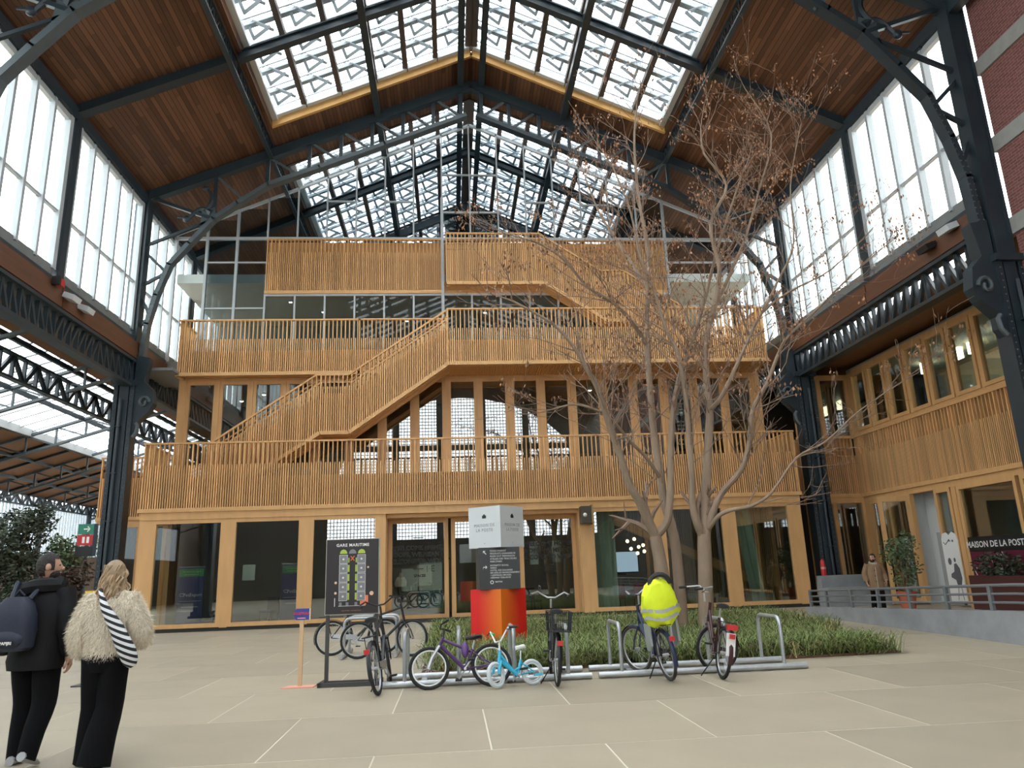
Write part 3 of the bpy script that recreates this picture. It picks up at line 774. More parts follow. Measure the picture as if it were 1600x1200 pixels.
# open door leaf folded out of the doorway
m = MB(); 
for (a, b, c, d) in ((0,1.05,.05,.22),(0,1.05,3.4,3.58),(0,.14,.22,3.4),(.91,1.05,.22,3.4)): m.box(a, b, -.04, .04, c, d)
dl = m.build('door_leaf', WOODF, rb); dl.location = (.0, -2.9, 0); dl.rotation_euler = (0, 0, radians(168))
MB().box(.14, .91, -.01, .01, .22, 3.4).build('pane', GL_FACADE, dl)
WHITEW = mat('white_plaster', (.55,.56,.55), .8)
m = MB(); m.box(16.2, 16.3, 22.95, 24.6, 0, 3.8); m.box(15.8, 20, 24.4, 24.5, 0, 3.8); R(m, 'white_partition', WHITEW)
m = MB(); m.box(16.12, 16.2, 23.15, 23.95, 0, 2.3); R(m, 'inner_door', mat('grey_inner_door', (.33,.33,.32), .6))
m = MB(); m.box(19.5, 19.6, 8, 27.2, 0, 8.6); m.box(15.7, 19.6, 10, 27.2, 4.6, 5.0); m.box(15.7, 19.6, 10, 27.2, 8.6, 8.8); R(m, 'interior_shell', INT2)
for (y, z) in ((25.35,8.2),(23.64,8.2),(22.72,8.2),(21.3,8.2)):
    m = MB().box(17.72, 17.87, y-.25, y+.25, z, z+.4); R(m, 'strip_light', mat('strip_light_glow', (1,.9,.7), .5, emit=(1,.85,.6), estr=9))
# return front between column and corner
for (a, b) in ((13.35,13.5),(14.35,14.5),(15.5,15.6)):
    for (z0, z1) in ((0,3.6),(6.12,8.4)): R(MB().box(a, b, 27.1, 27.25, z0, z1), 'wall_post', WOODF)
for (z0, z1) in ((3.6,3.83),(8.4,8.6)): R(MB().box(13.3, 15.6, 27.1, 27.25, z0, z1), 'wall_beam', WOODF)
for (a, b) in ((13.5,14.35),(14.5,15.5)):
    m = MB().box(a, b, 27.18, 27.2, .05, 3.6); R(m, 'pane', GL_FACADE); m = MB().box(a, b, 27.18, 27.2, 6.2, 8.4); R(m, 'pane', GL_FACADE)

# aisle enclosure round the shop building
ar = struct('ceiling_shop_aisle')
m = MB(); m.box(XR+.35, 22, -12, 46, 8.95, 9.1); m.build('aisle_roof', PLY, ar)
m = MB(); m.box(19.8, 20, -12, 46, 0, 9); m.box(12.4, 20, 34, 34.2, 0, 9); m.box(XR+.2, 20, 9.8, 10.0, 0, 9); m.build('aisle_wall', DARKW, ar)
m = MB(); m.box(XL, XR, 43.9, 44.1, 0, 21.5); m.build('end_wall', DARKW, ar)
# ------------------------------------------------------------------ planting bed
SOIL = mat('brown_mulch', (.12,.065,.035), .95, noise=.5, nscale=14, bump=.8, bscale=30)
bed_poly = [(-.5, 12.35), (5.6, 12.2), (7.35, 12.35), (7.0, 14.4), (8.6, 16.8), (9.4, 22.6), (-.5, 22.6)]
bed = thing('planting_bed', 'planting bed of brown mulch with trees and ornamental grass behind the bike racks', 'planting bed', (3.5, 16, 0))
m = MB(); m.prism([(x-3.5, y-16) for x, y in bed_poly], 'z', -.02, .035); m.build('mulch', SOIL, bed)
def inpoly(x, y):
    c = False; n = len(bed_poly); j = n-1
    for i in range(n):
        xi, yi = bed_poly[i]; xj, yj = bed_poly[j]
        if (yi > y) != (yj > y) and x < (xj-xi)*(y-yi)/(yj-yi)+xi: c = not c
        j = i
    return c
GRASS = mat('grass_blade', (.16,.205,.06), .65, island=.55)
STRAW = mat('dry_grass_blade', (.30,.24,.10), .7, island=.4)
rnd = random.Random(3)
def tufts(n, matr, name, hmin, hmax, blades):
    g = MB(); k = 0
    while k < n:
        x = rnd.uniform(-.95, 9.4); y = rnd.uniform(12.2, 22.6)
        if rnd.random() < .45: y = 12.3+abs(rnd.gauss(0, 1.6))
        if not inpoly(x, y): continue
        if abs(x-.98)+abs(y-16.5) < .66 or (x-4.8)**2+(y-16.7)**2 < .05 or (x-5.5)**2+(y-16.5)**2 < .05 or (y < 12.6 and 12.6-y < 0): continue
        if x < .6 and y < 15.5 and rnd.random() < .8: continue
        k += 1
        for b in range(blades):
            a = rnd.uniform(0, 2*pi); h = rnd.uniform(hmin, hmax); ln = rnd.uniform(.12, .42); w = rnd.uniform(.005, .010)
            bx, by = x+rnd.gauss(0, .06), y+rnd.gauss(0, .06); d = Vector((cos(a), sin(a), 0)); sd = Vector((-sin(a), cos(a), 0))*w
            n0 = len(g.v)
            for (t, hh, ww) in ((0, .02, 1), (.4, .75*h, .9), (.8, h, .6)):
                p = Vector((bx, by, 0))+d*(ln*t)+Vector((0,0,hh)); g.v += [tuple(p-sd*ww), tuple(p+sd*ww)]
            p = Vector((bx, by, 0))+d*ln*1.15+Vector((0,0,h*.82)); g.v.append(tuple(p))
            g.f += [(n0,n0+1,n0+3,n0+2),(n0+2,n0+3,n0+5,n0+4),(n0+4,n0+5,n0+6)]
    o = g.build(name, matr); o['kind'] = 'stuff'; return o
tag(tufts(2600, GRASS, 'ornamental_grass', .10, .34, 12), 'long green ornamental grass filling the planting bed', 'grass')
tag(tufts(900, STRAW, 'dry_grass', .08, .28, 8), 'straw-coloured dead blades among the green grass', 'grass')

# ------------------------------------------------------------------ bare tree with several stems
BARK = mat('pale_brown_bark', (.30,.215,.15), .8, noise=.3, nscale=7, bump=.4, bscale=18, stretch=(1,1,.35))
TWIG = mat('brown_twig', (.27,.185,.135), .8, noise=.25, nscale=5)
LEAF = mat('dry_leaf', (.30,.15,.075), .8, island=.5)
rt = random.Random(11)
def smooth_path(pts, sub=4):
    out = []; n = len(pts)
    for i in range(n-1):
        p0 = pts[max(i-1,0)]; p1 = pts[i]; p2 = pts[i+1]; p3 = pts[min(i+2,n-1)]
        for k in range(sub):
            t = k/sub
            out.append(.5*((2*p1)+(p2-p0)*t+(2*p0-5*p1+4*p2-p3)*t*t+(3*p1-p0-3*p2+p3)*t*t*t))
    out.append(pts[-1]); return out
def make_tree(label, base, stems):
    t = thing('bare_tree', label, 'tree', tuple(base)); B0 = Vector(base)
    tw = MB(); lf = MB()
    def leafs(p, n):
        for _ in range(n):
            q = p+Vector((rt.gauss(0,.07), rt.gauss(0,.07), rt.gauss(-.06,.07))); a = rt.uniform(0, 6.28)
            d = Vector((cos(a)*.4, sin(a)*.4, -1)).normalized()*rt.uniform(.05,.12); s = Vector((-sin(a), cos(a), rt.uniform(-.3,.3)))*rt.uniform(.014,.03)
            n0 = len(lf.v); lf.v += [tuple(q), tuple(q+d*.5+s), tuple(q+d), tuple(q+d*.5-s)]; lf.f.append((n0,n0+1,n0+2,n0+3))
    def twig(p, d, ln, r, lev):
        pts = [p]; cur = p; dd = d.normalized(); n = 6 if lev < 2 else 5
        bend = Vector((rt.gauss(0,.25), rt.gauss(0,.25), rt.uniform(-.05,.30)))
        for i in range(n):
            dd = (dd+bend*.16+Vector((rt.gauss(0,.10), rt.gauss(0,.10), rt.gauss(.02,.09)))).normalized(); cur = cur+dd*(ln/n); pts.append(cur)
        tw.tube(pts, [max(.0035, r*(1-.75*i/n)) for i in range(n+1)], 5 if r > .012 else 4)
        if lev < 3:
            for i in range(rt.choice((2,3,3)) if lev < 2 else rt.choice((1,1,2))):
                k = rt.randint(2, n-1); side = Vector((rt.gauss(0,1), rt.gauss(0,1), rt.gauss(.25,.5))).normalized()
                twig(pts[k], (pts[k]-pts[k-1]).normalized()*.8+side*.75, ln*rt.uniform(.4,.68), r*.55, lev+1)
        if cur.z > 5.2-B0.z and rt.random() < .40: leafs(cur, rt.randint(3, 9))
    for (px, r0, r1, dens) in stems:
        pts = smooth_path([at(x, y, Y)-B0 for (x, y, Y) in px], 4); n = len(pts)
        MB().tube(pts, [r0+(r1-r0)*i/(n-1) for i in range(n)], 9).build('stem', BARK, t, True)
        L_ = sum((pts[i+1]-pts[i]).length for i in range(n-1)); cnt = int(L_*dens*1.75)
        for _ in range(cnt):
            i = rt.randint(int(n*.30), n-2) if n > 6 else rt.randint(1, n-2)
            r = (r0+(r1-r0)*i/(n-1)); d = (pts[i+1]-pts[i]).normalized()
            side = Vector((rt.gauss(0,1), rt.gauss(0,.9), rt.gauss(.15,.35))).normalized()
            twig(pts[i], d*.75+side*.8, rt.uniform(.7, 1.9), min(.016, r*.40), 1)
        twig(pts[-1], (pts[-1]-pts[-3]), rt.uniform(.8,1.4), r1*.9, 1); twig(pts[-1], (pts[-1]-pts[-3]).normalized()+Vector((rt.gauss(0,.5),rt.gauss(0,.5),.2)), 1.0, r1*.7, 1)
    tw.build('twigs', TWIG, t, True, kind='stuff'); lf.build('dry_leaves', LEAF, t, kind='stuff')
    return t
Ya, Yb = 16.5, 16.7
make_tree('bare tree of slim pale stems growing nearer the totem sign', at(1052, 990, Yb)*1.0, [
  ([(1052,990,Yb),(1036,900,Yb),(1024,838,Yb)], .165, .135, 0),
  ([(1024,838,Yb),(1000,785,16.5),(985,760,16.4),(965,700,16.2),(950,657,16.0),(934,607,15.8),(917,577,15.6),(895,540,15.4),(862,505,15.2),(800,470,15.0)], .11, .025, 2.3),
  ([(1024,838,Yb),(1042,815,16.7),(1047,770,16.8),(1048,712,16.9),(1052,640,17.0),(1064,580,17.1),(1078,545,17.2),(1098,480,17.3),(1118,400,17.4),(1140,330,17.4),(1160,270,17.5)], .10, .022, 2.6),
  ([(1068,990,17.0),(1060,900,17.0),(1053,838,17.0),(1036,775,17.1),(1033,750,17.1),(1022,680,17.2),(1015,600,17.2),(1011,540,17.2),(1012,450,17.3),(1012,390,17.3),(998,310,17.4),(991,225,17.4),(995,165,17.4)], .135, .02, 2.2),
  ([(1033,750,17.1),(1010,715,16.8),(985,690,16.5),(955,655,16.2),(930,640,16.0),(895,632,15.8),(862,640,15.6)], .05, .012, 2.4),
  ([(1012,450,17.3),(985,410,17.6),(960,370,17.9),(935,330,18.1),(912,270,18.3)], .06, .015, 2.6),
  ([(1011,540,17.2),(985,500,16.9),(955,470,16.6),(920,450,16.4),(880,405,16.2),(840,380,16.0),(790,365,15.8)], .06, .014, 2.4),
])
make_tree('bare tree of slim pale stems growing nearer the concrete ramp', at(1104, 990, Ya)*1.0, [
  ([(1104,990,Ya),(1102,900,Ya),(1100,835,Ya)], .175, .15, 0),
  ([(1098,840,Ya),(1088,815,16.4),(1082,787,16.4),(1081,737,16.3),(1077,687,16.3),(1070,610,16.2),(1058,550,16.1),(1040,512,16.0),(1022,455,15.9),(1000,400,15.8),(985,330,15.7),(958,262,15.6)], .09, .018, 2.3),
  ([(1102,840,Ya),(1102,785,16.5),(1104,740,16.5),(1107,687,16.6),(1109,640,16.6),(1104,595,16.7),(1103,530,16.7),(1116,480,16.8),(1124,420,16.8),(1110,350,16.9),(1135,290,17.0),(1100,240,17.0),(1095,200,17.0)], .125, .018, 2.4),
  ([(1104,835,Ya),(1114,800,16.3),(1128,770,16.2),(1157,735,16.0),(1170,695,15.9),(1176,640,15.8),(1198,600,15.7),(1215,556,15.6),(1232,525,15.5),(1280,480,15.4),(1330,430,15.3),(1370,395,15.2)], .085, .012, 2.4),
  ([(1109,640,16.6),(1124,625,16.3),(1140,595,16.1),(1165,540,15.9),(1190,490,15.8),(1235,455,15.7),(1300,420,15.6),(1370,350,15.5)], .065, .010, 2.3),
  ([(1104,832,Ya),(1122,807,16.1),(1142,797,15.9),(1175,790,15.7),(1205,770,15.5),(1245,715,15.3),(1290,690,15.1),(1345,640,15.0),(1420,590,14.9)], .055, .008, 2.0),
  ([(1116,480,16.8),(1140,430,17.0),(1165,370,17.2),(1185,300,17.4),(1205,210,17.5),(1165,140,17.6)], .05, .012, 2.4),
  ([(1190,490,15.8),(1215,440,15.9),(1240,380,16.0),(1235,290,16.2),(1250,200,16.3)], .035, .010, 2.2),
])

# ------------------------------------------------------------------ bicycle stands
def rack(x0, x1, yf, yb, hoops, label, feet):
    t = thing('bicycle_stand', label, 'bike stand', ((x0+x1)/2, (yf+yb)/2, 0), group='tubular bicycle stands'); cx, cy = (x0+x1)/2, (yf+yb)/2
    for y in (yf, yb): MB().tube([(x0-cx, y-cy, .05), (x1-cx, y-cy, .05)], .045, 10).build('base_tube', GALV, t, True)
    for hx in hoops:
        pts = [(hx-cx, yf-cy, .05), (hx-cx, yf-cy, .62)]
        pts += [(hx-cx, yf-cy+.11*(1-cos(a)), .62+.11*sin(a)) for a in (pi/6, pi/3, pi/2)]
        pts += [(hx-cx, yb-cy-.11*(1-sin(a)), .62+.11*cos(a)) for a in (0, pi/6, pi/3)] + [(hx-cx, yb-cy, .62), (hx-cx, yb-cy, .05)]
        MB().tube(pts, .028, 8).build('hoop', GALV, t, True)
    for hx in feet: MB().box(hx-.04-cx, hx+.04-cx, yf-cy, yb-cy, .0, .03).build('cross_foot', GALV, t)
    return t
rack(-.99, 1.95, 11.05, 11.85, [-.68, .08, .86, 1.62], 'galvanised tube bicycle stand holding the kids bikes', (-.43, 1.07))
rack(2.05, 5.12, 11.05, 11.85, [2.39, 3.16, 3.94, 4.78], 'galvanised tube bicycle stand beside the vest-covered bike', (2.64, 4.23))
t = rack(-.75, .75, -.51, .51, [-.35, .45], 'galvanised tube bicycle stand behind the map sign', (-.05,)); t.location = (-1.62, 15.85, 0); t.rotation_euler = (0, 0, pi/2)

# ------------------------------------------------------------------ bicycles
SIL = mat('silver_bike_metal', (.50,.51,.52), .35, metal=.7)
RED = mat('red_plastic', (.55,.03,.03), .4)
ORG = mat('orange_reflector', (.75,.25,.03), .4)
BIKEN = 0
def circ(r, c, n=28): return [(c[0]+r*cos(2*pi*i/n), c[1], c[2]+r*sin(2*pi*i/n)) for i in range(n)]
def wheel(parent, cx, r, tyre, rimm, name='wheel', steer=None, tr=.024, spk=SIL):
    w = MB().tube(circ(r-tr, (0,0,0)), tr, 8, closed=True).build(name, tyre, parent, True)
    w.location = (cx, 0, r)
    if steer: w.rotation_euler = (0, 0, steer)
    MB().tube(circ(r-2*tr-.008, (0,0,0)), .012, 6, closed=True).build('rim', rimm, w, True)
    s = MB()
    for i in range(20):
        a = 2*pi*i/20; b = a+.5*(1 if i % 2 else -1); s.tube([(.025*cos(b), .02*(1 if i % 4 < 2 else -1), .025*sin(b)), ((r-.05)*cos(a), 0, (r-.05)*sin(a))], .0016, 3)
    s.build('spokes', spk, w, kind='stuff')
    MB().tube([(0,-.05,0),(0,.05,0)], .022, 8).build('hub', spk, w, True); return w
def bicycle(label, loc, head, lean=0, r=.34, wb=1.05, col=(.02,.02,.022), frame='diamond', steer=0, tyre=None, rim=None, fork=None, guards=True, basket=None, bar='flat', barcol=None, sad=None, rack_=True, rlight=True, seat_h=.95, bar_h=1.10, stand=True, chain=True, cat='bicycle'):
    t = thing('bicycle', label, cat, loc); t.rotation_mode = 'XYZ'
    t.rotation_euler = (Matrix.Rotation(head, 3, 'Z') @ Matrix.Rotation(lean, 3, 'X')).to_euler()
    fm = mat('bike_paint_%02d%02d%02d' % tuple(int(c*99) for c in col), col, .35); tyre = tyre or RUBBER; rim = rim or SIL; fork = fork or fm; barcol = barcol or SIL
    k = r/.34; bb = Vector((.44*k, 0, r-.05*k)); sc = Vector((.30*k, 0, seat_h-.16)); st = Vector((wb-.24*k, 0, bar_h-.12)); hb = Vector((wb-.17*k, 0, r+.32*k)); ra = Vector((0,0,r)); fa = Vector((wb, 0, r))
    sm_ = .30*k
    m = MB(); tr = .021 if k > .8 else .022
    m.tube([bb, sc], tr, 8); m.tube([st, hb], tr*1.15, 8)
    if frame == 'diamond': m.tube([sc+Vector((.01,0,-.03)), st.lerp(hb,.2)], tr, 8)
    else: m.tube([bb.lerp(sc,.45), bb.lerp(sc,.42)+Vector((.18*k,0,-.02)), st.lerp(hb,.35)], tr, 8)
    m.tube([bb, hb+Vector((-.01,0,.03))], tr*1.25, 8)
    for y in (-.06, .06): m.tube([bb+Vector((0,y*.6,0)), ra+Vector((0,y,0))], .010, 6); m.tube([sc+Vector((0,y*.2,-.04)), ra+Vector((0,y,0))], .009, 6)
    m.build('frame', fm, t, True)
    wheel(t, 0, r, tyre, rim)
    # steering assembly
    sx = hb.x; fw = wheel(t, wb, r, tyre, rim)
    Ms = Matrix.Translation((sx,0,0)) @ Matrix.Rotation(steer, 4, 'Z') @ Matrix.Translation((-sx,0,0))
    p = Ms @ Vector((wb,0,r)); fw.location = p; fw.rotation_euler = (0,0,steer)
    m = MB(); m.tube([hb+Vector((0,0,.02)), hb], .018, 8)
    for y in (-.055, .055): m.tube([hb+Vector((0,y*.8,0)), fa.lerp(hb,.45)+Vector((.02,y,0)), fa+Vector((0,y,0))], .013 if fork is fm else .022, 7)
    m.tube([hb+Vector((0,-.06,0)), hb+Vector((0,.06,0))], .018, 7); m.xf(Ms); m.build('fork', fork, t, True)
    m = MB(); top = st+Vector((-.02,0,.12)); m.tube([st, top], .014, 8)
    if bar == 'flat': bp = [top+Vector((x,y,z)) for x,y,z in ((-.06,-.30,.03),(.03,-.14,.03),(.06,0,0),(.03,.14,.03),(-.06,.30,.03))]
    elif bar == 'city': bp = [top+Vector((x,y,z)) for x,y,z in ((-.26,-.27,.04),(-.12,-.28,.07),(.02,-.20,.10),(.06,-.06,.02),(.06,.06,.02),(.02,.20,.10),(-.12,.28,.07),(-.26,.27,.04))]
    else: bp = [top+Vector((x,y,z)) for x,y,z in ((-.10,-.25,.16),(-.02,-.17,.16),(.03,-.05,.0),(.03,.05,.0),(-.02,.17,.16),(-.10,.25,.16))]
    m.tube(bp, .012, 8); m.xf(Ms); hbz = m.build('handlebar', barcol, t, True)
    g = MB()
    for e, f in ((0,1),(-1,-2)):
        d = (bp[e]-bp[f]).normalized(); g.tube([bp[e]+d*.02, bp[e]-d*.10], .018, 8)
        g.tube([bp[e]-d*.12+Vector((.03,0,-.02)), bp[e]-d*.02+Vector((.07,0,-.04))], .006, 5)
    g.xf(Ms); g.build('grips', BLACK, hbz, True)
    # saddle
    sp = Vector((.27*k, 0, seat_h)); m = MB().tube([sc, sp-Vector((0,0,.04))], .013, 8); m.build('seat_post', SIL, t, True)
    n = 9; prof = [(-.13,.085,.0),(-.10,.095,.012),(-.03,.075,.008),(.04,.04,.0),(.10,.022,.0),(.15,.018,-.006)]
    q = MB(); n0 = 0
    for (x, w_, z) in prof:
        for i in range(10):
            a = 2*pi*i/10; q.v.append((sp.x+x*k, sp.y+w_*k*cos(a), sp.z+z+.03*sin(a)))
    for i in range(len(prof)-1):
        for j in range(10): q.f.append((i*10+j, i*10+(j+1)%10, (i+1)*10+(j+1)%10, (i+1)*10+j))
    q.f += [tuple(range(9,-1,-1)), tuple(len(prof)*10-10+i for i in range(10))]
    q.build('saddle', sad or BLACK, t, True)
    # crank, chain, pedals
    m = MB().tube(circ(.085*k, bb), .012, 5, closed=True) if False else MB()
    m.tube([tuple(Vector(p_)+Vector((0,-.045,0))) for p_ in circ(.085*k, bb, 18)], .010, 5, closed=True)
    m.tube([bb+Vector((0,-.06,0)), bb+Vector((.10*k,-.07,-.13*k))], .012, 6); m.tube([bb+Vector((0,.06,0)), bb+Vector((-.10*k,.07,.13*k))], .012, 6); m.tube([bb+Vector((0,-.06,0)), bb+Vector((0,.06,0))], .02, 8)
    cr = m.build('crank', SIL, t, True)
    m = MB()
    for s_, c_ in ((-1, bb+Vector((.10*k,-.12,-.13*k))), (1, bb+Vector((-.10*k,.12,.13*k)))): m.box(c_.x-.045, c_.x+.045, c_.y-.045, c_.y+.045, c_.z-.012, c_.z+.012)
    m.build('pedals', BLACK, cr)
    if chain:
        m = MB(); m.beam(bb+Vector((.06,-.05,.05)), ra+Vector((-.02,-.05,.02)), .02, .10*k); m.build('chain_guard', BLACK if frame != 'diamond' else SIL, t)
    if guards:
        for c_, a0, a1, nm, M_ in ((ra, 25, 200, 'rear_mudguard', None), (fa, 10, 150, 'front_mudguard', Ms)):
            g = MB(); N_ = 14
            for i in range(N_+1):
                a = radians(a0+(a1-a0)*i/N_)
                for (y, rr) in ((-.028, r+.008), (0, r+.022), (.028, r+.008)): g.v.append((c_.x+rr*cos(a), y, c_.z+rr*sin(a)))
            for i in range(N_):
                for j in (0, 1): g.f.append((i*3+j, i*3+j+1, i*3+j+4, i*3+j+3))
            if M_: g.xf(M_)
            g.build('mudguard', fm, t, True)
    if rack_:
        m = MB(); z = 2*r+.07
        for y in (-.06, .06): m.tube([(.22*k, y, z), (-.26*k, y, z)], .007, 5); m.tube([(-.12, y, z), (0, y*1.1, r)], .006, 5)
        m.tube([(-.26*k,-.06,z), (-.26*k,.06,z)], .007, 5); m.tube([(-.02,-.06,z),(-.02,.06,z)], .006, 5); m.build('carrier', BLACK, t, True)
    if rlight:
        m = MB().box(-r*.80-.10, -r*.80-.07, -.035, .035, r*1.62, r*1.62+.06); m.build('rear_light', RED, t)
    if basket == 'rear':
        m = MB(); x0, x1, y0, y1, z0, z1 = -.34, .06, -.16, .16, 2*r+.04, 2*r+.29
        for z in (z0, (z0+z1)/2, z1):
            m.tube([(x0,y0,z),(x1,y0,z),(x1,y1,z),(x0,y1,z)], .006, 4, closed=True)
        for i in range(13):
            y = y0+(y1-y0)*i/12
            for x in (x0, x1): m.tube([(x,y*.88,z0),(x,y,z1)], .0035, 3)
        for i in range(15):
            x = x0+(x1-x0)*i/14
            for y in (y0, y1): m.tube([(x,y*.88,z0),(x,y,z1)], .0035, 3)
        m.box(x0,x1,y0*.9,y1*.9,z0-.005,z0+.005); m.build('basket', BLACK, t)
    if stand:
        MB().tube([bb+Vector((-.12,.04,-.04)), Vector((.34*k,.20,.02 if lean == 0 else -.02))], .009, 6).build('kickstand', BLACK, t, True)
    return t
HD = radians(90)
DARKB = (.013,.014,.018)
b1 = bicycle('black city bike propped by its kickstand between the map sign and the rack', (-.98, 10.50, 0), radians(84), lean=radians(-9), col=DARKB, bar='city', steer=radians(14), barcol=BLACK)
pA = at(564, 987, 15.15); pA.z = 0
bicycle('dark bike with silver rims parked behind the map sign', (-1.82, 15.15, 0), radians(3), lean=radians(-4), col=(.02,.022,.025), steer=radians(-28), guards=False, rack_=False, rlight=False, stand=False, bar='flat', barcol=BLACK)
pB = at(529, 985, 16.0)
o = bicycle('dark bike with yellow reflectors parked behind the map sign', (-2.45, 16.0, 0), radians(2), lean=radians(-5), col=(.03,.028,.03), steer=radians(10), bar='city', rlight=False, stand=False)
for i in range(3):
    a = 2*pi*i/3; MB().beam((.2*cos(a), -.02, .34+.2*sin(a)), (.2*cos(a)+.01, .02, .34+.2*sin(a)), .05, .03).build('wheel_reflector', mat('yellow_reflector', (.75,.45,.03), .4), o)
PURP = (.07,.025,.11)
WRIM = mat('white_rim', (.75,.75,.73), .4)
o = bicycle('purple and white kids mountain bike slumped against the rack', (.53, 10.79, 0), radians(183), lean=radians(17), r=.285, wb=.86, col=PURP, steer=radians(-6), rim=WRIM, fork=SIL, guards=False, rack_=False, rlight=False, seat_h=.66, bar_h=.80, stand=False, barcol=BLACK, chain=False)
MB().ball((.36, .0, .50), .055, .05, .11, 10, 8).build('bottle', mat('purple_bottle', (.12,.05,.20), .4), o, True)
MB().box(-.14, -.11, -.03, .03, .40, .48).build('red_reflector', mat('pink_reflector', (.75,.12,.15), .4), o)
CY = (.05,.42,.62)
o = bicycle('light blue toddler bike with white tyres fallen beside the purple bike', (1.09, 10.745, 0), radians(199), lean=radians(13), r=.17, wb=.56, col=CY, frame='step', steer=radians(25), tyre=mat('white_tyre', (.62,.68,.70), .6), rim=WRIM, fork=mat('blue_fork', CY, .4), guards=False, rack_=False, rlight=False, seat_h=.50, bar_h=.60, stand=False, bar='kid', barcol=mat('white_bar', (.75,.76,.74), .4), sad=mat('white_saddle', (.75,.75,.72), .5), chain=False)
MB().ball((.46, -.18, .72), .035, .05, .03).build('green_grip', mat('green_grip', (.05,.45,.12), .5), o, True)
MB().box(-.05, .06, .16, .22, .10, .13).build('blue_pedal', mat('blue_pedal', (.1,.5,.68), .5), o)
bicycle('black city bike with a wire basket over its back wheel', (1.38, 10.50, 0), radians(88), lean=radians(3), col=DARKB, basket='rear', bar='city', frame='step', steer=radians(-12))
hv = bicycle('dark blue bike whose child seat is wrapped in a yellow safety vest', (2.93, 10.50, 0), radians(95), lean=radians(-7), col=(.02,.03,.08), bar='city', frame='step', steer=radians(22), tyre=mat('tan_black_tyre', (.05,.042,.035), .7))
# child seat with hi-vis cover
HV = mat('hi_vis_yellow_fabric', (.72,.85,.02), .7, noise=.12, nscale=7)
m = MB(); rings = []
for j, (z, rx, ry, ox) in enumerate(((.74,.10,.13,-.12),(.78,.17,.19,-.12),(.90,.20,.255,-.13),(1.02,.20,.265,-.14),(1.16,.17,.23,-.16),(1.28,.13,.17,-.17),(1.34,.06,.08,-.17))):
    for i in range(20):
        a = 2*pi*i/20; w_ = 1+.09*sin(4*a+j*1.7)+.05*sin(7*a-j*2); m.v.append((ox+rx*w_*cos(a), ry*w_*sin(a), z+.02*sin(3*a+j)))
for j in range(6):
    for i in range(20): m.f.append((j*20+i, j*20+(i+1)%20, (j+1)*20+(i+1)%20, (j+1)*20+i))
m.f += [tuple(reversed(range(20))), tuple(120+i for i in range(20))]
vest = m.build('vest_cover', HV, hv, True)
REFL = mat('silver_reflective_tape', (.42,.43,.42), .3)
for z0, z1, ra_, rb_ in ((.83,.875,.186,.232),(.935,.98,.205,.262)):
    q = MB()
    for (z, e) in ((z0, 0), (z1, 0)):
        for i in range(24):
            a = 2*pi*i/24; q.v.append((-.13+(ra_+.012)*cos(a), (rb_+.012)*sin(a), z+.02*sin(3*a+2)))
    for i in range(24): q.f.append((i, (i+1)%24, 24+(i+1)%24, 24+i))
    q.build('reflective_band', REFL, vest, True)
q = MB(); q.tube([(-.20+.02*cos(a), .14*cos(a)-.04, 1.27+.14*sin(a)) for a in [pi*i/8 for i in range(9)]], .035, 7); q.build('child_seat_back', BLACK, hv, True)
for y in (-.20, .20):
    q = MB(); q.prism([(.02,.42),(.10,.44),(.06,.78),(-.12,.78),(-.10,.50)], 'y', y-.015, y+.015); q.build('foot_guard', mat('translucent_grey_plastic', (.33,.35,.35), .3), hv)
MB().box(-.02, .06, -.10, .02, 1.0, 1.12).build('blue_lining', mat('sky_blue_fabric', (.12,.45,.65), .7), vest)
wr_ = bicycle('red and white city bike leaning over at the end of the stand', (3.62, 10.42, 0), radians(86), lean=radians(9), col=(.05,.012,.014), bar='city', steer=radians(-78), frame='step', stand=True)
MB().box(-.33,-.28,-.055,.055,.33,.62).build('white_mudguard_flap', WHITE, wr_)
MB().box(-.36,-.30,-.07,.07,.66,.73).build('red_tail_light', RED, wr_)
# ------------------------------------------------------------------ signs
DKP = mat('dark_sign_print', (.028,.024,.026), .45)
SGR = mat('dark_grey_sign_frame', (.055,.055,.056), .5)
ms = thing('map_sign', 'tall freestanding sign with a dark site plan on a grey metal frame', 'sign', (-1.49, 11.66, 0), radians(-3))
for x in (-.36, .36): MB().box(x-.025, x+.025, -.025, .025, .05, 1.1).build('leg', SGR, ms)
for y in (-.20, .02): MB().box(-.44, .44, y-.03, y+.03, 0, .06).build('foot_bar', SGR, ms)
for x in (-.41, .41): MB().box(x-.03, x+.03, -.23, .22, 0, .06).build('foot_bar', SGR, ms)
bd = MB().box(-.40, .40, -.045, .03, .98, 2.08).build('board', mat('pale_sign_edge', (.5,.5,.42), .5), ms)
MB().box(-.39, .39, -.052, -.044, .99, 2.07).build('plan_panel', DKP, bd)
def on_board(body, size, mt, x, z, **k): return text(body, size, mt, (x, -.056, z), bd, depth=.001, **k)
on_board('GARE MARITIME', .062, WHITE, 0, 1.985, bold=.0012, space=1.12)
on_board('RUE PICARD / PICARDSTRAAT', .022, mat('dull_red_print', (.45,.16,.10), .6), .0, 1.035)
PG = mat('plan_grey', (.22,.22,.24), .6); PGR = mat('plan_green', (.42,.55,.08), .6); PO = mat('plan_orange', (.80,.22,.10), .6); PW = mat('plan_white', (.7,.7,.68), .6)
def flat(x0, x1, z0, z1, mt, d=.0575, nm='plan_block'): return MB().box(x0, x1, -d, -.051, z0, z1).build(nm, mt, bd)
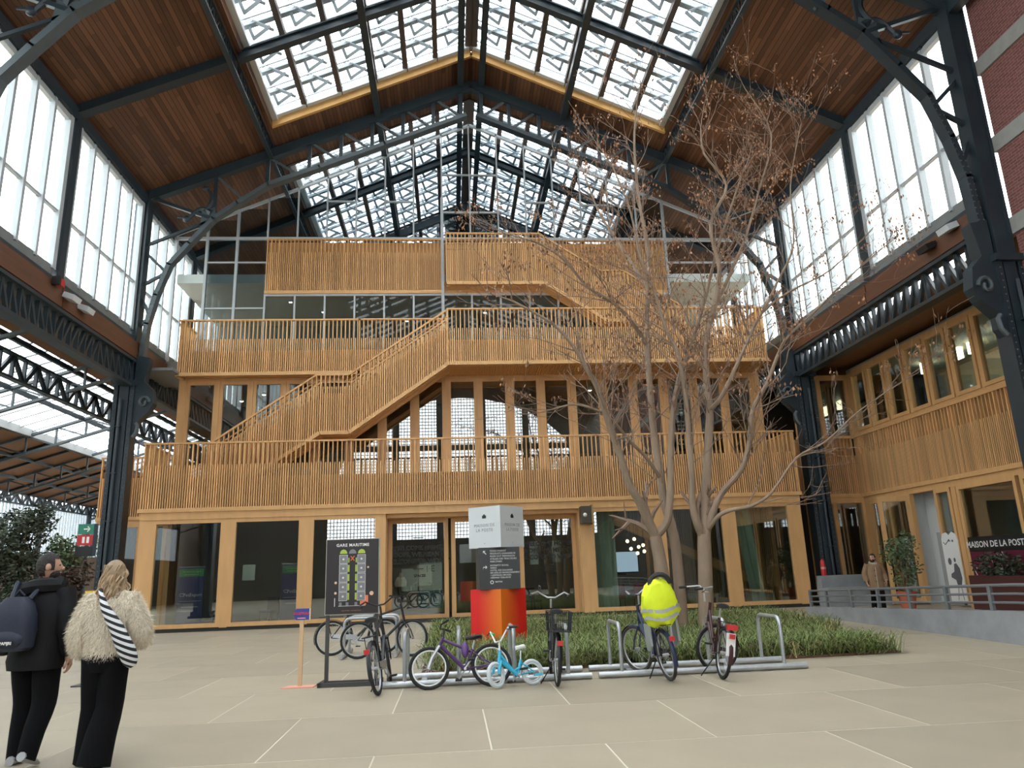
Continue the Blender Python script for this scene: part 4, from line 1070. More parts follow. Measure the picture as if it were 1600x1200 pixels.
for s in (-1, 1):
    for i in range(5):
        z = 1.18+.135*i; x = s*.135
        flat(x-.062, x+.062, z-.004, z+.124, PW); flat(x-.056, x+.056, z+.002, z+.118, PG, .060)
        MB().ball((x, -.061, z+.06), .016, .002, .016, 8, 4).build('plan_mark', PW, bd)
        if i < 4: flat(s*.055-.012, s*.055+.012, z+.01, z+.11, PGR)
    flat(s*.055-.008, s*.055+.008, 1.73, 1.80, PGR)
for x in (-.135, 0, .135):
    m = MB(); m.prism([(x-.055, 1.86), (x+.055, 1.86), (x+.05, 1.89), (x+.03, 1.915), (x, 1.925), (x-.03, 1.915), (x-.05, 1.89)], 'y', -.058, -.051); m.build('plan_block', PGR if x else PG, bd)
for d in (1, -1): MB().beam((-.028, -.057, 1.79-.035*d), (.028, -.057, 1.79+.035*d), .006, .014).build('plan_cross', mat('plan_red_cross', (.6,.15,.06), .6), bd)
flat(-.20, .20, 1.10, 1.106, PW)
for x in (-.17, -.07, .06): flat(x-.02, x+.02, 1.106, 1.155, PG)
flat(.15, .24, 1.13, 1.25, PO); flat(.12, .21, 1.11, 1.17, PO)
for (x, z, r) in ((.29,1.275,.032),(-.245,1.44,.02),(-.245,1.29,.02),(.235,1.655,.016)): MB().ball((x, -.055, z), r, .004, r, 12, 4).build('plan_mark', mat('plan_peach', (.8,.5,.35), .6), bd)
flat(-.26, -.25, 1.10, 1.22, PW)

ws = thing('arrow_sign', 'small blue arrow sign on a pale wooden stake with pink foot', 'sign', (-2.22, 11.65, 0), radians(-4))
MB().box(-.028, .028, -.015, .015, .02, .98).build('stake', mat('raw_pine_stake', (.62,.42,.24), .6, noise=.1), ws)
MB().prism([(-.24,-.12),(.22,-.12),(.22,.12),(-.18,.10)], 'z', 0, .015).build('foot_board', mat('salmon_pink_board', (.80,.38,.28), .6), ws)
m = MB(); m.prism([(-.12, 1.0), (-.08, .93), (.12, .93), (.12, 1.09), (-.08, 1.09)], 'y', -.03, -.012); ab = m.build('arrow_board', mat('royal_blue_paint', (.04,.06,.30), .5), ws)
text('SCULPTURA', .044, mat('red_paint', (.75,.05,.06), .5), (0, -.033, 1.02), ab, depth=.001, bold=.002)
MB().box(-.06, .06, -.033, -.03, .948, .963).build('pale_line', mat('pink_paint', (.8,.35,.35), .5), ab)
MB().box(.115, .125, -.032, -.01, .93, 1.09).build('white_edge', WHITE, ab)

tt = thing('totem_sign', 'totem sign of three stacked cubes white, charcoal and red-orange', 'sign', (.98, 16.5, 0))
def grad_mat():
    m = bpy.data.materials.new('red_orange_gradient_print'); m.use_nodes = True; N = m.node_tree.nodes; L = m.node_tree.links; b = N['Principled BSDF']
    tc = N.new('ShaderNodeTexCoord'); sp = N.new('ShaderNodeSeparateXYZ'); L.new(tc.outputs['Object'], sp.inputs[0])
    ad = N.new('ShaderNodeMath'); ad.operation = 'SUBTRACT'; L.new(sp.outputs['X'], ad.inputs[0]); L.new(sp.outputs['Y'], ad.inputs[1])
    ab_ = N.new('ShaderNodeMath'); ab_.operation = 'ABSOLUTE'; L.new(ad.outputs[0], ab_.inputs[0])
    rp = N.new('ShaderNodeValToRGB'); rp.color_ramp.elements[0].position = .0; rp.color_ramp.elements[0].color = (.85,.20,.01,1); rp.color_ramp.elements[1].position = .62; rp.color_ramp.elements[1].color = (.78,.012,.01,1); L.new(ab_.outputs[0], rp.inputs[0]); L.new(rp.outputs[0], b.inputs['Base Color']); b.inputs['Roughness'].default_value = .4; return m
s = .42
lo = MB().box(-s, s, -s, s, 0, 1.17).build('base_cube', grad_mat(), tt); lo.rotation_euler = (0, 0, radians(47))
md = MB().box(-.43, .43, -.43, .43, 1.17, 2.03).build('middle_cube', mat('charcoal_sign_face', (.045,.047,.05), .45), tt); md.rotation_euler = (0, 0, radians(3))
tp = MB().box(-.43, .43, -.43, .43, 2.03, 2.9).build('top_cube', mat('white_sign_face', (.62,.64,.65), .45), tt); tp.rotation_euler = (0, 0, radians(50))
GT = mat('grey_lettering', (.30,.31,.32), .6)
for (rz, ax) in ((0, 'f'), (-pi/2, 'r')):
    for (body, z) in (('MAISON DE', 2.50), ('LA POSTE', 2.40)):
        loc = (0, -.434, z) if ax == 'f' else (-.434, 0, z)
        o = text(body, .095, GT, loc, tp, rz=rz, depth=.001, space=1.15)
    m = MB(); m.box(-.05, .05, -.003, .003, -.03, .03); m.prism([(-.025,.03),(.025,.03),(.02,.05),(0,.058),(-.02,.05)], 'y', -.003, .003); q = m.build('post_horn_mark', BLACK, tp); q.location = (0, -.434, 2.68) if ax == 'f' else (-.434, 0, 2.68); q.rotation_euler = (0, 0, rz)
    m = MB(); m.box(-.012, .012, -.003, .003, -.006, .006); q = m.build('tiny_mark', GT, tp); q.location = (0, -.434, 2.12) if ax == 'f' else (-.434, 0, 2.12); q.rotation_euler = (0, 0, rz)
for i, body in enumerate(('FOOD MARKET', 'PRODUITS DANGEREUX', 'RUSH OUT PERMANON', 'ATELIER DES TRACTEURS', 'PARC/PARK')): text(body, .05, WHITE, (-.20, -.434, 1.955-.055*i), md, depth=.001, align='LEFT')
for i, body in enumerate(('ENTREPÔT ROYAL', 'SHEDS', 'HOTEL DES DOUANES', 'BRUXELLES ENVIRONNEMENT', '/ LEEFMILIEU BRUSSEL', 'HERMAN TEIRLINCK')): text(body, .047, WHITE, (-.20, -.434, 1.655-.050*i), md, depth=.001, align='LEFT')
m = MB(); m.beam((-.34,-.434,1.95), (-.28,-.434,1.89), .004, .016); m.beam((-.345,-.434,1.955), (-.30,-.434,1.955), .004, .015); m.beam((-.345,-.434,1.955), (-.345,-.434,1.91), .015, .004); m.build('arrow_mark', WHITE, md)
m = MB(); m.beam((-.35,-.434,1.58), (-.35,-.434,1.62), .016, .004); m.beam((-.35,-.434,1.625), (-.27,-.434,1.625), .004, .016); m.beam((-.27,-.434,1.625), (-.30,-.434,1.655), .004, .014); m.beam((-.27,-.434,1.625), (-.30,-.434,1.595), .004, .014); m.build('arrow_mark', WHITE, md)
MB().tube([(-.17+.035*cos(a), -.434, 1.315+.035*sin(a)) for a in [2*pi*i/5+.3 for i in range(5)]], .009, 5, closed=True).build('ring_mark', WHITE, md)
text('MATTIO', .04, WHITE, (-.10, -.434, 1.32), md, depth=.001, align='LEFT', bold=.001)

# ------------------------------------------------------------------ concrete ramp wall with railing, steps, extinguisher
rw = thing('ramp_wall', 'low grey concrete ramp wall topped by a grey three-bar railing', 'wall', (10.2, 21.6, 0))
p0, p1 = Vector((10.2, 21.6, 0)), Vector((9.30, 7.5, 0)); dr = (p1-p0).normalized(); nr = Vector((-dr.y, dr.x, 0))
def rz_(t): return .24+.31*min(1, t/9.0)
m = MB(); L_ = (p1-p0).length; pts = [0, 3, 6, 9, L_]
for a, b in zip(pts[:-1], pts[1:]):
    n0 = len(m.v)
    for t in (a, b):
        q = dr*t
        for off in (0, .3):
            for z in (0, rz_(t)): m.v.append((q.x+nr.x*off, q.y+nr.y*off, z))
    # per t: (off0 z0)(off0 z1)(off1 z0)(off1 z1)
    m.f += [(n0,n0+1,n0+5,n0+4),(n0+2,n0+6,n0+7,n0+3),(n0+1,n0+3,n0+7,n0+5),(n0,n0+4,n0+6,n0+2),(n0,n0+2,n0+3,n0+1),(n0+4,n0+5,n0+7,n0+6)]
m.build('concrete_wall', CONC, rw)
RAIL = mat('grey_painted_rail', (.16,.17,.18), .45)
for dz, rr in ((.44,.028),(.29,.022),(.14,.022)):
    MB().tube([tuple(dr*t+nr*.12+Vector((0,0,rz_(t)+dz))) for t in (.05, 3, 6, 9, L_)], rr, 8).build('rail', RAIL, rw, True)
for t in [.1, 1.2, 2.7, 4.1, 5.5, 6.9, 8.3, 9.7, 11.1, 12.5]:
    q = dr*t+nr*.12; MB().box(q.x-.03, q.x+.03, q.y-.04, q.y+.04, rz_(t)-.01, rz_(t)+.44).build('rail_post', RAIL, rw)
st_ = thing('concrete_steps', 'stepped concrete blocks at the foot of the far column', 'steps', (13.4, 25.4, 0))
m = MB(); m.box(-.75, .85, .0, .34, 0, 1.02); m.build('upper_block', CONC, st_)
m = MB(); m.prism([(-.85,0),(1.75,0),(1.25,.62),(-.85,.62)], 'y', -.6, -.01); m.build('lower_block', CONC, st_)
fe = thing('fire_extinguisher', 'red fire extinguisher standing on the concrete block by the column', 'extinguisher', (12.86, 25.56, 1.02))
MB().lathe([(.0,.0),(.085,.0),(.09,.03),(.09,.42),(.07,.50),(.03,.54),(.03,.57)], n=16).build('cylinder', mat('extinguisher_red', (.5,.02,.025), .35), fe, True)
MB().tube([(0,0,.57),(.0,-.06,.60),(.03,-.11,.50),(.04,-.11,.30)], .014, 6).build('hose', BLACK, fe, True)
MB().box(-.02,.07,-.015,.015,.58,.63).build('handle', BLACK, fe); MB().lathe([(.0,.22),(.0915,.22),(.0915,.29),(.0,.29)], n=16).build('label_band', mat('faded_label', (.6,.3,.28), .6), fe, True)

# ------------------------------------------------------------------ foliage
def foliage(m, c, rx, ry, rz, n, ls, rd):
    for _ in range(n):
        while True:
            x, y, z = rd.uniform(-1,1), rd.uniform(-1,1), rd.uniform(-1,1)
            if .25 < x*x+y*y+z*z < 1: break
        p = Vector((c[0]+x*rx, c[1]+y*ry, c[2]+z*rz)); a = rd.uniform(0, 6.28); d = Vector((cos(a), sin(a), rd.uniform(-.9,.3))).normalized()*ls*rd.uniform(.6,1.3); s = d.cross(Vector((rd.gauss(0,1),rd.gauss(0,1),rd.gauss(0,1)))).normalized()*ls*.26
        n0 = len(m.v); m.v += [tuple(p), tuple(p+d*.5+s), tuple(p+d), tuple(p+d*.5-s)]; m.f.append((n0,n0+1,n0+2,n0+3))
LG = mat('dull_green_leaf', (.10,.15,.065), .6, island=.5); LD = mat('dark_shrub_leaf', (.045,.06,.032), .65, island=.5); LB = mat('brown_shrub_leaf', (.10,.06,.045), .7, island=.5)
rf = random.Random(5)
pp = thing('potted_plant', 'tall leafy plant in a terracotta pot beside the open shop door', 'plant', (13.55, 22.0, 0))
MB().lathe([(.0,.0),(.19,.0),(.25,.46),(.28,.47),(.28,.54),(.24,.54),(.22,.48),(.0,.46)], n=20).build('pot', mat('terracotta', (.42,.11,.05), .7), pp, True)
m = MB(); 
for i in range(5): m.tube([(.04*cos(i), .04*sin(i), .45), (.10*cos(i*1.3), .10*sin(i*1.3), 1.1), (.25*cos(i*1.3), .25*sin(i*1.3), 1.9)], [.022,.018,.008], 6)
m.build('stems', mat('plant_stem', (.2,.11,.05), .8), pp, True)
m = MB()
for i in range(5): foliage(m, (.28*cos(i*1.3), .2*sin(i*1.3), 1.35+.16*i), .34, .3, .36, 190, .11, rf)
foliage(m, (0,0,1.0), .36, .3, .35, 160, .11, rf); m.build('leaves', LG, pp, kind='stuff')
def shrub(label, x, y, h, w, lm, n, name='shrub'):
    t = thing(name, label, 'shrub', (x, y, .53)); h -= .5; m = MB()
    for i in range(6): m.tube([(rf.gauss(0,.1), rf.gauss(0,.1), 0), (rf.gauss(0,.2), rf.gauss(0,.2), h*.4), (rf.gauss(0,w*.4), rf.gauss(0,w*.4), h*.85)], [.05,.035,.012], 6)
    m.build('branches', mat('shrub_branch', (.08,.055,.04), .85), t, True); m = MB()
    for i in range(9): foliage(m, (rf.gauss(0,w*.35), rf.gauss(0,w*.35), h*(.19+.66*i/9)), w*.55*(1-.04*i), w*.55*(1-.04*i), h*.16, n//9, .16, rf)
    for i in range(5):
        a = rf.uniform(0,6.28); e = Vector((cos(a)*w*1.0, sin(a)*w*.6, h*1.02)); foliage(m, e*.8, .3, .3, .5, n//30, .15, rf)
    m.build('leaves', lm, t, kind='stuff')
shrub('tall dark green shrub spilling beneath the side aisle roof', -15.0, 27.6, 4.6, 1.5, LD, 5200)
shrub('dull green shrub close beside the dark column', -14.1, 29.4, 3.6, 1.0, LG, 2600)
shrub('reddish brown shrub lower than its green neighbours', -13.4, 27.6, 2.3, .8, LB, 2000)
shrub('ragged dark shrub by the far aisle glazing', -17.9, 29.5, 4.4, 1.3, LD, 3000)
pb = thing('planter_box', 'dark planter box holding the aisle shrubs', 'planter', (-14.9, 28.2, 0))
m = MB(); m.box(-3.6, 1.85, -1.4, 1.6, .0, .55); m.build('box', mat('dark_planter', (.05,.045,.04), .7), pb)
MB().box(-3.7, 1.9, -1.5, -1.4, .5, .6).build('rim', mat('planter_rim', (.10,.07,.05), .6), pb)

# ------------------------------------------------------------------ wayfinding on the column, lamps on the crane beams
wf = thing('wayfinding_signs', 'green, red and black pictogram signs hung by the dark column', 'sign', (XL-.75, 26.0, 2.6))
for (z0, z1, mt, nm) in ((.62,.95,mat('exit_green', (.03,.22,.14), .5),'exit_plate'),(.26,.60,mat('fire_red', (.45,.03,.03), .5),'fire_plate'),(-.10,.22,BLACK,'camera_plate')):
    o = MB().box(-.28, .22, -.02, .02, z0, z1).build(nm, mt, wf)
    if 'exit' in nm: q = MB(); q.beam((-.1,-.024,.785),(.1,-.024,.785), .004,.04); q.beam((.1,-.024,.785),(.02,-.024,.87), .004,.035); q.beam((.1,-.024,.785),(.02,-.024,.70), .004,.035); q.build('arrow', WHITE, o)
    if 'fire' in nm: q = MB(); q.box(-.12,-.04,-.024,-.02,.33,.53); q.box(.02,.10,-.024,-.02,.33,.53); q.build('pictogram', WHITE, o)
MB().box(.22, .34, -.01, .01, -.1, .95).build('bracket', STEEL, wf)
def spot(x, y, z, label, c=WHITEF):
    t = thing('flood_lamp', label, 'lamp', (x, y, z)); m = MB(); m.box(-.16, .16, -.22, .22, -.10, .06); o = m.build('housing', c, t); o.rotation_euler = (0, radians(20 if x < 0 else -20), 0)
    MB().beam((0,0,.05), (-.22 if x < 0 else .22, 0, .18), .05, .05).build('arm', BLACK, t); return t
spot(XL+.45, 21.9, 9.62, 'white flood lamp box on the timber beam opposite the brick wall'); spot(XL+.5, 20.95, 9.62, 'small white lamp box next to a red beacon on the timber beam')
spot(XR-.45, 16.6, 9.75, 'white flood lamp box on the timber beam near the brick wall'); spot(XR-.45, 17.5, 9.62, 'black flood lamp on the timber beam near the brick wall', BLACK)
t = thing('red_beacon', 'red beacon on the timber beam beside a small lamp box', 'beacon', (XL+.40, 20.4, 9.85)); MB().box(-.08,.08,-.12,.12,-.1,.1).build('lens', RED, t); MB().box(-.1,.1,-.22,-.12,-.12,.12).build('base', BLACK, t)

# ------------------------------------------------------------------ things behind the ground-floor glass
NAVY = mat('navy_banner_print', (.035,.035,.16), .5); GRN = mat('banner_green', (.06,.30,.08), .5)
def banner(x, label):
    t = thing('roll_up_banner', label, 'banner', (x, 26.5, .02)); b = MB().box(-.42, .42, -.01, .01, .08, 2.02).build('printed_sheet', NAVY, t)
    MB().box(-.40, .40, -.014, -.009, 1.72, 1.97).build('green_header', GRN, b); MB().box(-.44, .44, -.06, .06, 0, .08).build('base_cassette', SIL, t); MB().box(-.43,.43,-.015,.015,2.02,2.05).build('top_rail', SIL, t)
    for (s_, z, bd_) in (('The first truly digital', 1.88, 0), ('animal insurance', 1.79, 0)): text(s_, .072, mat('pale_green_print', (.55,.75,.5), .6), (0, -.016, z), b, depth=.001)
    text('PetExpert', .15, WHITE, (.08, -.013, 1.12), b, depth=.001); text('www.petexpert.be', .072, WHITE, (0, -.013, .74), b, depth=.001)
    MB().box(-.36, .36, -.013, -.010, .92, .93).build('rule_line', WHITE, b)
    MB().tube([(-.34,-.013,1.16),(-.30,-.013,1.18),(-.265,-.013,1.165),(-.23,-.013,1.18),(-.19,-.013,1.16),(-.215,-.013,1.09),(-.315,-.013,1.09)], .008, 4, closed=True).build('paw_mark', WHITE, b)
    return t
banner(-8.75, 'navy roll-up banner with green header behind the end window'); banner(-5.35, 'navy roll-up banner with green header behind the window near the map sign')
CURT = mat('mint_curtain', (.40,.52,.44), .8, noise=.08, nscale=3)
def curtain(x0, x1, lean, label):
    t = thing('curtain', label, 'curtain', ((x0+x1)/2, 26.25, 0)); w = x1-x0; m = MB(); n = 40
    for j, z in enumerate((.12, 1.2, 2.4, 3.55)):
        for i in range(n+1):
            u = i/n; m.v.append((-w/2+u*w+lean*(z-3.5)/3.4*(1-.4*u), .07*sin(u*w*19), z))
    for j in range(3):
        for i in range(n): m.f.append((j*(n+1)+i, j*(n+1)+i+1, (j+1)*(n+1)+i+1, (j+1)*(n+1)+i))
    m.build('cloth', CURT, t, True); MB().tube([(-w/2-.1,0,3.57),(w/2+.1,0,3.57)], .02, 8).build('curtain_rail', SIL, t)
curtain(4.95, 5.75, 0, 'straight mint curtain beside the entrance lantern'); curtain(10.05, 10.75, -.45, 'slanting mint curtain in the corner window')
tv = thing('wall_screen', 'lit blue-white display screen on the room wall behind the curtain', 'screen', (7.09, 31.66, 1.77))
MB().box(-.78, .78, -.03, .05, -.455, .455).build('casing', BLACK, tv); MB().box(-.735, .735, -.035, -.03, -.41, .41).build('display', mat('lit_screen', (.3,.4,.5), .3, emit=(.55,.72,.95), estr=.75), tv); MB().box(-.2,.2,-.08,.05,-.54,-.455).build('sound_bar', BLACK, tv)
ch = thing('bulb_cluster', 'cluster of glowing round bulbs hanging before the display screen', 'lamp', (6.75, 26.9, 2.3))
for i, (x, z) in enumerate(((-.42,.15),(-.15,.22),(-.28,-.12),(.02,-.06),(.20,.0),(.24,-.22),(.0,-.28))):
    MB().ball((x, .05*i, z), .06).build('bulb', mat('warm_bulb', (1,.9,.7), .4, emit=(1,.75,.42), estr=8), ch, True); MB().tube([(x,.05*i,z+.05),(x,.05*i,1.55)], .006, 4).build('cord', BLACK, ch)
# slatted inner stair wall and sloping stringer
iw = MB(); 
for i in range(66): iw.box(7.4+i*.072, 7.43+i*.072, 28.0-25.7, 28.06-25.7, 0, 4.5)
iw.build('inner_slat_wall', mat('yellow_brown_slat', (.30,.22,.10), .6, island=.25), tb, kind='stuff')
MB().box(7.3, 12.19, 2.4, 2.5, 0, 4.55).build('inner_wall_panel', WOODB, tb)
MB().beam((5.5, 2.05, 3.55), (11.0, 2.05, 1.0), .4, .30).build('inner_stair_stringer', SOFFIT, tb)
def chair(x, y, rz, c, label):
    t = thing('chair', label, 'chair', (x, y, .02), rz); sm_ = mat('chair_%02d%02d' % (int(c[0]*99), int(c[2]*99)), c, .6)
    MB().box(-.24,.24,-.24,.24,.42,.50).build('seat', sm_, t); MB().prism([(-.24,.5),(.24,.5),(.21,.92),(-.21,.92)], 'y', .20, .25).build('backrest', sm_, t)
    for a in (-.2,.2):
        for b in (-.2,.2): MB().tube([(a*1.1,b*1.1,0),(a,b,.42)], .016, 6).build('leg', BLACK, t)
for (x, y, rz, c, l) in ((-7.95,27.4,.6,(.02,.02,.025),'dark chair behind the banner in the end window'),(-6.4,27.6,-.4,(.02,.02,.025),'dark chair by the second banner'),(5.9,27.3,pi+.2,(.30,.02,.03),'red chair under the display screen'),(6.75,27.3,pi-.2,(.30,.02,.03),'red chair beside the table leg under the screen'),(2.9,27.7,.5,(.02,.02,.02),'black chair behind the entrance glass')): chair(x, y, rz, c, l)
tbl = thing('meeting_table', 'pale meeting table under the display screen', 'table', (6.4, 28.1, .02)); MB().box(-.9,.9,-.4,.4,.72,.75).build('table_top', WHITEW, tbl)
for x in (-.8,.8):
    MB().box(x-.03,x+.03,-.3,.3,0,.72).build('leg', WHITEW, tbl)
def lamp_strip(x, y, z, ln, label):
    t = thing('ceiling_lamp', label, 'lamp', (x, y, z), group='small lamps indoors'); t.scale = (1, .6, 1); MB().box(-ln/2, ln/2, -.10, .10, 0, .06).build('housing', WHITEF, t); MB().box(-ln/2+.02, ln/2-.02, -.085, .085, -.012, 0).build('diffuser', mat('lamp_diffuser', (1,.95,.85), .5, emit=(1,.90,.74), estr=14), t)
for (x, y) in ((-7.62,30.3),(-8.81,31.4),(5.99,30.4)): lamp_strip(x, y, 8.94, .16, 'small bright lamp under the upper-floor ceiling indoors')
for (x, y) in ((-6.92,31.3),(-5.72,32.6),(1.71,32.8),(-1.99,33.9)): lamp_strip(x, y, 13.36, .16, 'small bright lamp under the top-floor ceiling indoors')
# lettering and papers on the entrance glass
BLK = mat('black_vinyl', (.01,.01,.01), .5)
for xc in (-1.17, 3.4):
    for i, s_ in enumerate(('WELCOME HOME.', 'OOPS, WE MEANT', 'WELCOME TO WORK."')): text(s_, .21, BLK, (xc, .975, 2.45-.23*i), tb, depth=.001, bold=.006)
    for z in (2.78, 1.72): MB().box(xc-.18, xc+.18, .97, .98, z, z+.03).build('vinyl_bar', BLK, tb)
    text('SPACES', .12, BLK, (xc+.05, .975, 1.50), tb, depth=.001, bold=.004)
PAPER = mat('paper_sheet', (.55,.57,.54), .7)
for (x0, x1, z0, z1) in ((-1.15,-.35,.4,1.95),(-1.75,-1.2,1.0,1.75),(2.75,3.05,1.75,2.55),(3.55,3.85,1.8,2.55),(-6.9,-6.5,1.55,2.05)):
    MB().box(x0, x1, 1.03 if x0 > -3 else .13, 1.04 if x0 > -3 else .14, z0, z1).build('paper_notice', PAPER, tb)
text('I·E', .30, mat('teal_print', (.05,.14,.14), .6), (-.75, .965+.06, 1.72), tb, depth=.001); MB().box(-1.15,-.35,1.02,1.03,.4,1.0).build('teal_notice', mat('teal_notice', (.06,.14,.15), .6), tb)

# ------------------------------------------------------------------ shop window posters
pz = MB().box(0, .02, -2.3, 0, .1, 2.05).build('shop_poster', mat('maroon_poster', (.12,.008,.03), .6), rb); pz.location = (-.03, -5.5, 0)
MB().box(-.006, 0, -2.3, 0, 1.62, 2.05).build('black_header', BLK, pz)
o = text('MAISON DE LA POSTE', .25, WHITE, (-.012, -1.15, 1.82), pz, rz=-pi/2, depth=.001, bold=.004)
rq = random.Random(9)
for i in range(34):
    y = -rq.uniform(.1, 2.2); z = rq.uniform(.5, 1.55); MB().beam((-.01, y, z), (-.01, y+.04, z+.09), .004, .018).build('white_dash', WHITE, pz)
for yy in (-.5, -1.6):
    m = MB(); m.prism([(yy-.14,.12),(yy+.14,.12),(yy+.11,.7),(yy+.05,.95),(yy-.05,.95),(yy-.11,.7)], 'x', -.012, 0); m.ball((-.008, yy, 1.05), .006, .075, .10, 10, 6); m.build('drawn_figure', mat('grey_drawing', (.35,.35,.37), .6), pz)
MB().box(-.012, 0, -1.25, -.95, .75, 1.15).build('white_notice', PAPER, pz)
MB().box(15.1-15.6, 15.5-15.6, -8.4, -5.9, 0, .95).build('dark_red_planter', mat('dark_red_planter', (.07,.018,.015), .6), rb)
m = MB(); foliage(m, (15.25-15.6, -7.0, 1.25), .25, 1.0, .35, 700, .12, rf); m.build('planter_leaves', LD, rb, kind='stuff')
def cutout(y, base):
    q = MB(); q.prism([(y-.38,.12),(y+.38,.12),(y+.38,2.05),(y+.30,2.22),(y+.12,2.25),(y,2.16),(y-.15,2.26),(y-.33,2.18),(y-.38,2.0)], 'x', -.04, -.02); o = q.build('white_cutout_panel', base, rb)
    dg_ = mat('dark_grey_drawing', (.12,.12,.13), .6)
    q = MB(); q.ball((-.045, y+.14, 1.36), .006, .085, .11, 12, 6); q.build('drawn_head', dg_, o)
    q = MB(); q.ball((-.045, y-.10, 1.40), .006, .05, .07, 12, 6); q.build('drawn_head', dg_, o)
    q = MB(); q.prism([(y-.30,.85),(y-.26,1.15),(y-.14,1.30),(y-.04,1.28),(y+.0,1.05),(y+.16,.98),(y+.18,.88),(y-.02,.80),(y-.06,.62),(y-.22,.62)], 'x', -.05, -.04); q.build('drawn_figure', dg_, o)
    for (ya_, yb_) in ((-.08,.02),(-.2,-.24)):
        q = MB(); q.beam((-.045, y+ya_, .64), (-.045, y+yb_, .2), .004, .02); q.build('drawn_line', dg_, o)
    q = MB(); q.tube([(-.045, y+.30-.09*i, 1.95-.07*sin(i*1.5)) for i in range(5)], .012, 5); q.ball((-.045, y+.02, 2.0), .006, .04, .04, 8, 5); q.ball((-.045, y-.15, 1.98), .006, .04, .04, 8, 5); q.build('drawn_line', dg_, o)
cutout(-4.65, WHITE); cutout(-2.25, mat('pale_green_cutout', (.42,.55,.50), .6))
ys_ = thing('yellow_sign', 'yellow notice board seen between the walking couple', 'sign', tuple(Vector((at(150, 900, 13.0).x, 13.0, 0))))
MB().box(-.14,.14,-.01,.01,1.12,1.45).build('board', mat('yellow_board', (.75,.50,.02), .5), ys_); MB().box(-.02,.02,-.01,.02,0,1.12).build('post', SGR, ys_); MB().box(-.15,.15,-.15,.15,0,.02).build('foot', SGR, ys_)

# dark banner with white marks hanging inside an upper window
vbn = thing('hanging_banner', 'narrow black banner with white marks hanging inside an upper window', 'banner', (at(1062, 640, 28.25).x, 28.25, 5.3))
bs = MB().box(-.38, .38, -.01, .01, 0, 3.2).build('black_sheet', BLK, vbn); MB().tube([(-.4,0,3.22),(.4,0,3.22)], .02, 6).build('top_bar', SIL, vbn)
m = MB(); m.box(-.18, -.04, -.016, -.01, 2.05, 2.55)
for i in range(4): m.box(-.04, .10, -.016, -.01, 2.12+.12*i, 2.18+.12*i)
m.build('comb_mark', WHITE, bs)
m = MB()
for z in (1.45, 1.60, 1.75): m.box(-.16, .14, -.016, -.01, z, z+.05)
m.box(-.02, .03, -.016, -.01, 1.32, 1.85); m.build('glyph_mark', WHITE, bs)
m = MB()
for z in (.85, 1.02): m.box(-.16, .16, -.016, -.01, z, z+.05)
for x in (-.10, .06): m.box(x, x+.05, -.016, -.01, .70, 1.18)
m.build('glyph_mark', WHITE, bs)
# ------------------------------------------------------------------ people
def skin(verts, edges, radii, sub=2):
    me = bpy.data.meshes.new('sk'); me.from_pydata([tuple(v) for v in verts], edges, []); o = bpy.data.objects.new('sk', me); COL.objects.link(o)
    sm_ = o.modifiers.new('s', 'SKIN'); sm_.use_smooth_shade = True
    for i, r in enumerate(radii):
        rr = r if isinstance(r, tuple) else (r, r); me.skin_vertices[0].data[i].radius = rr
    me.skin_vertices[0].data[0].use_root = True
    sb = o.modifiers.new('d', 'SUBSURF'); sb.levels = sub; sb.render_levels = sub
    dg = bpy.context.evaluated_depsgraph_get(); r = bpy.data.meshes.new_from_object(o.evaluated_get(dg))
    m = MB(); m.v = [tuple(v.co) for v in r.vertices]; m.f = [tuple(p.vertices) for p in r.polygons]
    bpy.data.objects.remove(o); bpy.data.meshes.remove(me); bpy.data.meshes.remove(r); return m
def merge(a, b):
    n = len(a.v); a.v += b.v; a.f += [tuple(i+n for i in f) for f in b.f]; return a
def head_mesh(turn, pos, tilt=0):
    h = MB(); h.ball((0,0,0), .078, .098, .118, 20, 16)
    vs = []
    for (x, y, z) in h.v:
        if y > 0 and z < -.02: x *= 1-.25*min(1, (-z-.02)/.09); y *= .98
        if y > .02 and -.03 < z < .025 and abs(x) < .03: y += .022*(1-abs(x)/.03)*(1-abs(z+.008)/.036)
        if y < 0 and z < -.05: y *= .75
        if y > .05 and .015 < z < .04 and .015 < abs(x) < .05: y -= .006
        vs.append((x, y, z))
    h.v = vs
    h.ball((0, .112, -.018), .014, .018, .018, 8, 6)                # nose tip
    for s in (-1, 1): h.ball((s*.080, -.005, -.005), .012, .026, .034, 8, 6)   # ears
    h.ball((0, .092, -.058), .026, .012, .009, 8, 5)                # lips
    M_ = Matrix.Translation(pos) @ Matrix.Rotation(turn, 4, 'Z') @ Matrix.Rotation(tilt, 4, 'X'); h.xf(M_); return h, M_
def hand_pts(w, d, side, curl):
    # palm and five fingers from wrist w, pointing along d; returns verts, edges (relative indices from 0 = wrist), radii
    d = Vector(d).normalized(); across = Vector((0, 1, 0)) if abs(d.y) < .7 else Vector((1,0,0)); n = d.cross(across).normalized()*side; across = n.cross(d).normalized()
    V_ = [Vector(w), Vector(w)+d*.05]; E_ = [(0,1)]; R_ = [.026,(.022,.034)]
    for i, (off, ln) in enumerate(((.030,.070),(.010,.080),(-.010,.074),(-.030,.058))):
        b = len(V_); p = Vector(w)+d*.085+across*off; V_ += [p, p+d*ln*.5+n*curl*.012, p+d*ln*.85+n*curl*.045]; E_ += [(1,b),(b,b+1),(b+1,b+2)]; R_ += [.0105,.009,.0075]
    b = len(V_); p = Vector(w)+d*.04+across*.035; V_ += [p, p+d*.035+across*.018+n*curl*.015, p+d*.06+across*.016+n*curl*.03]; E_ += [(1,b),(b,b+1),(b+1,b+2)]; R_ += [.012,.0105,.009]
    return V_, E_, R_
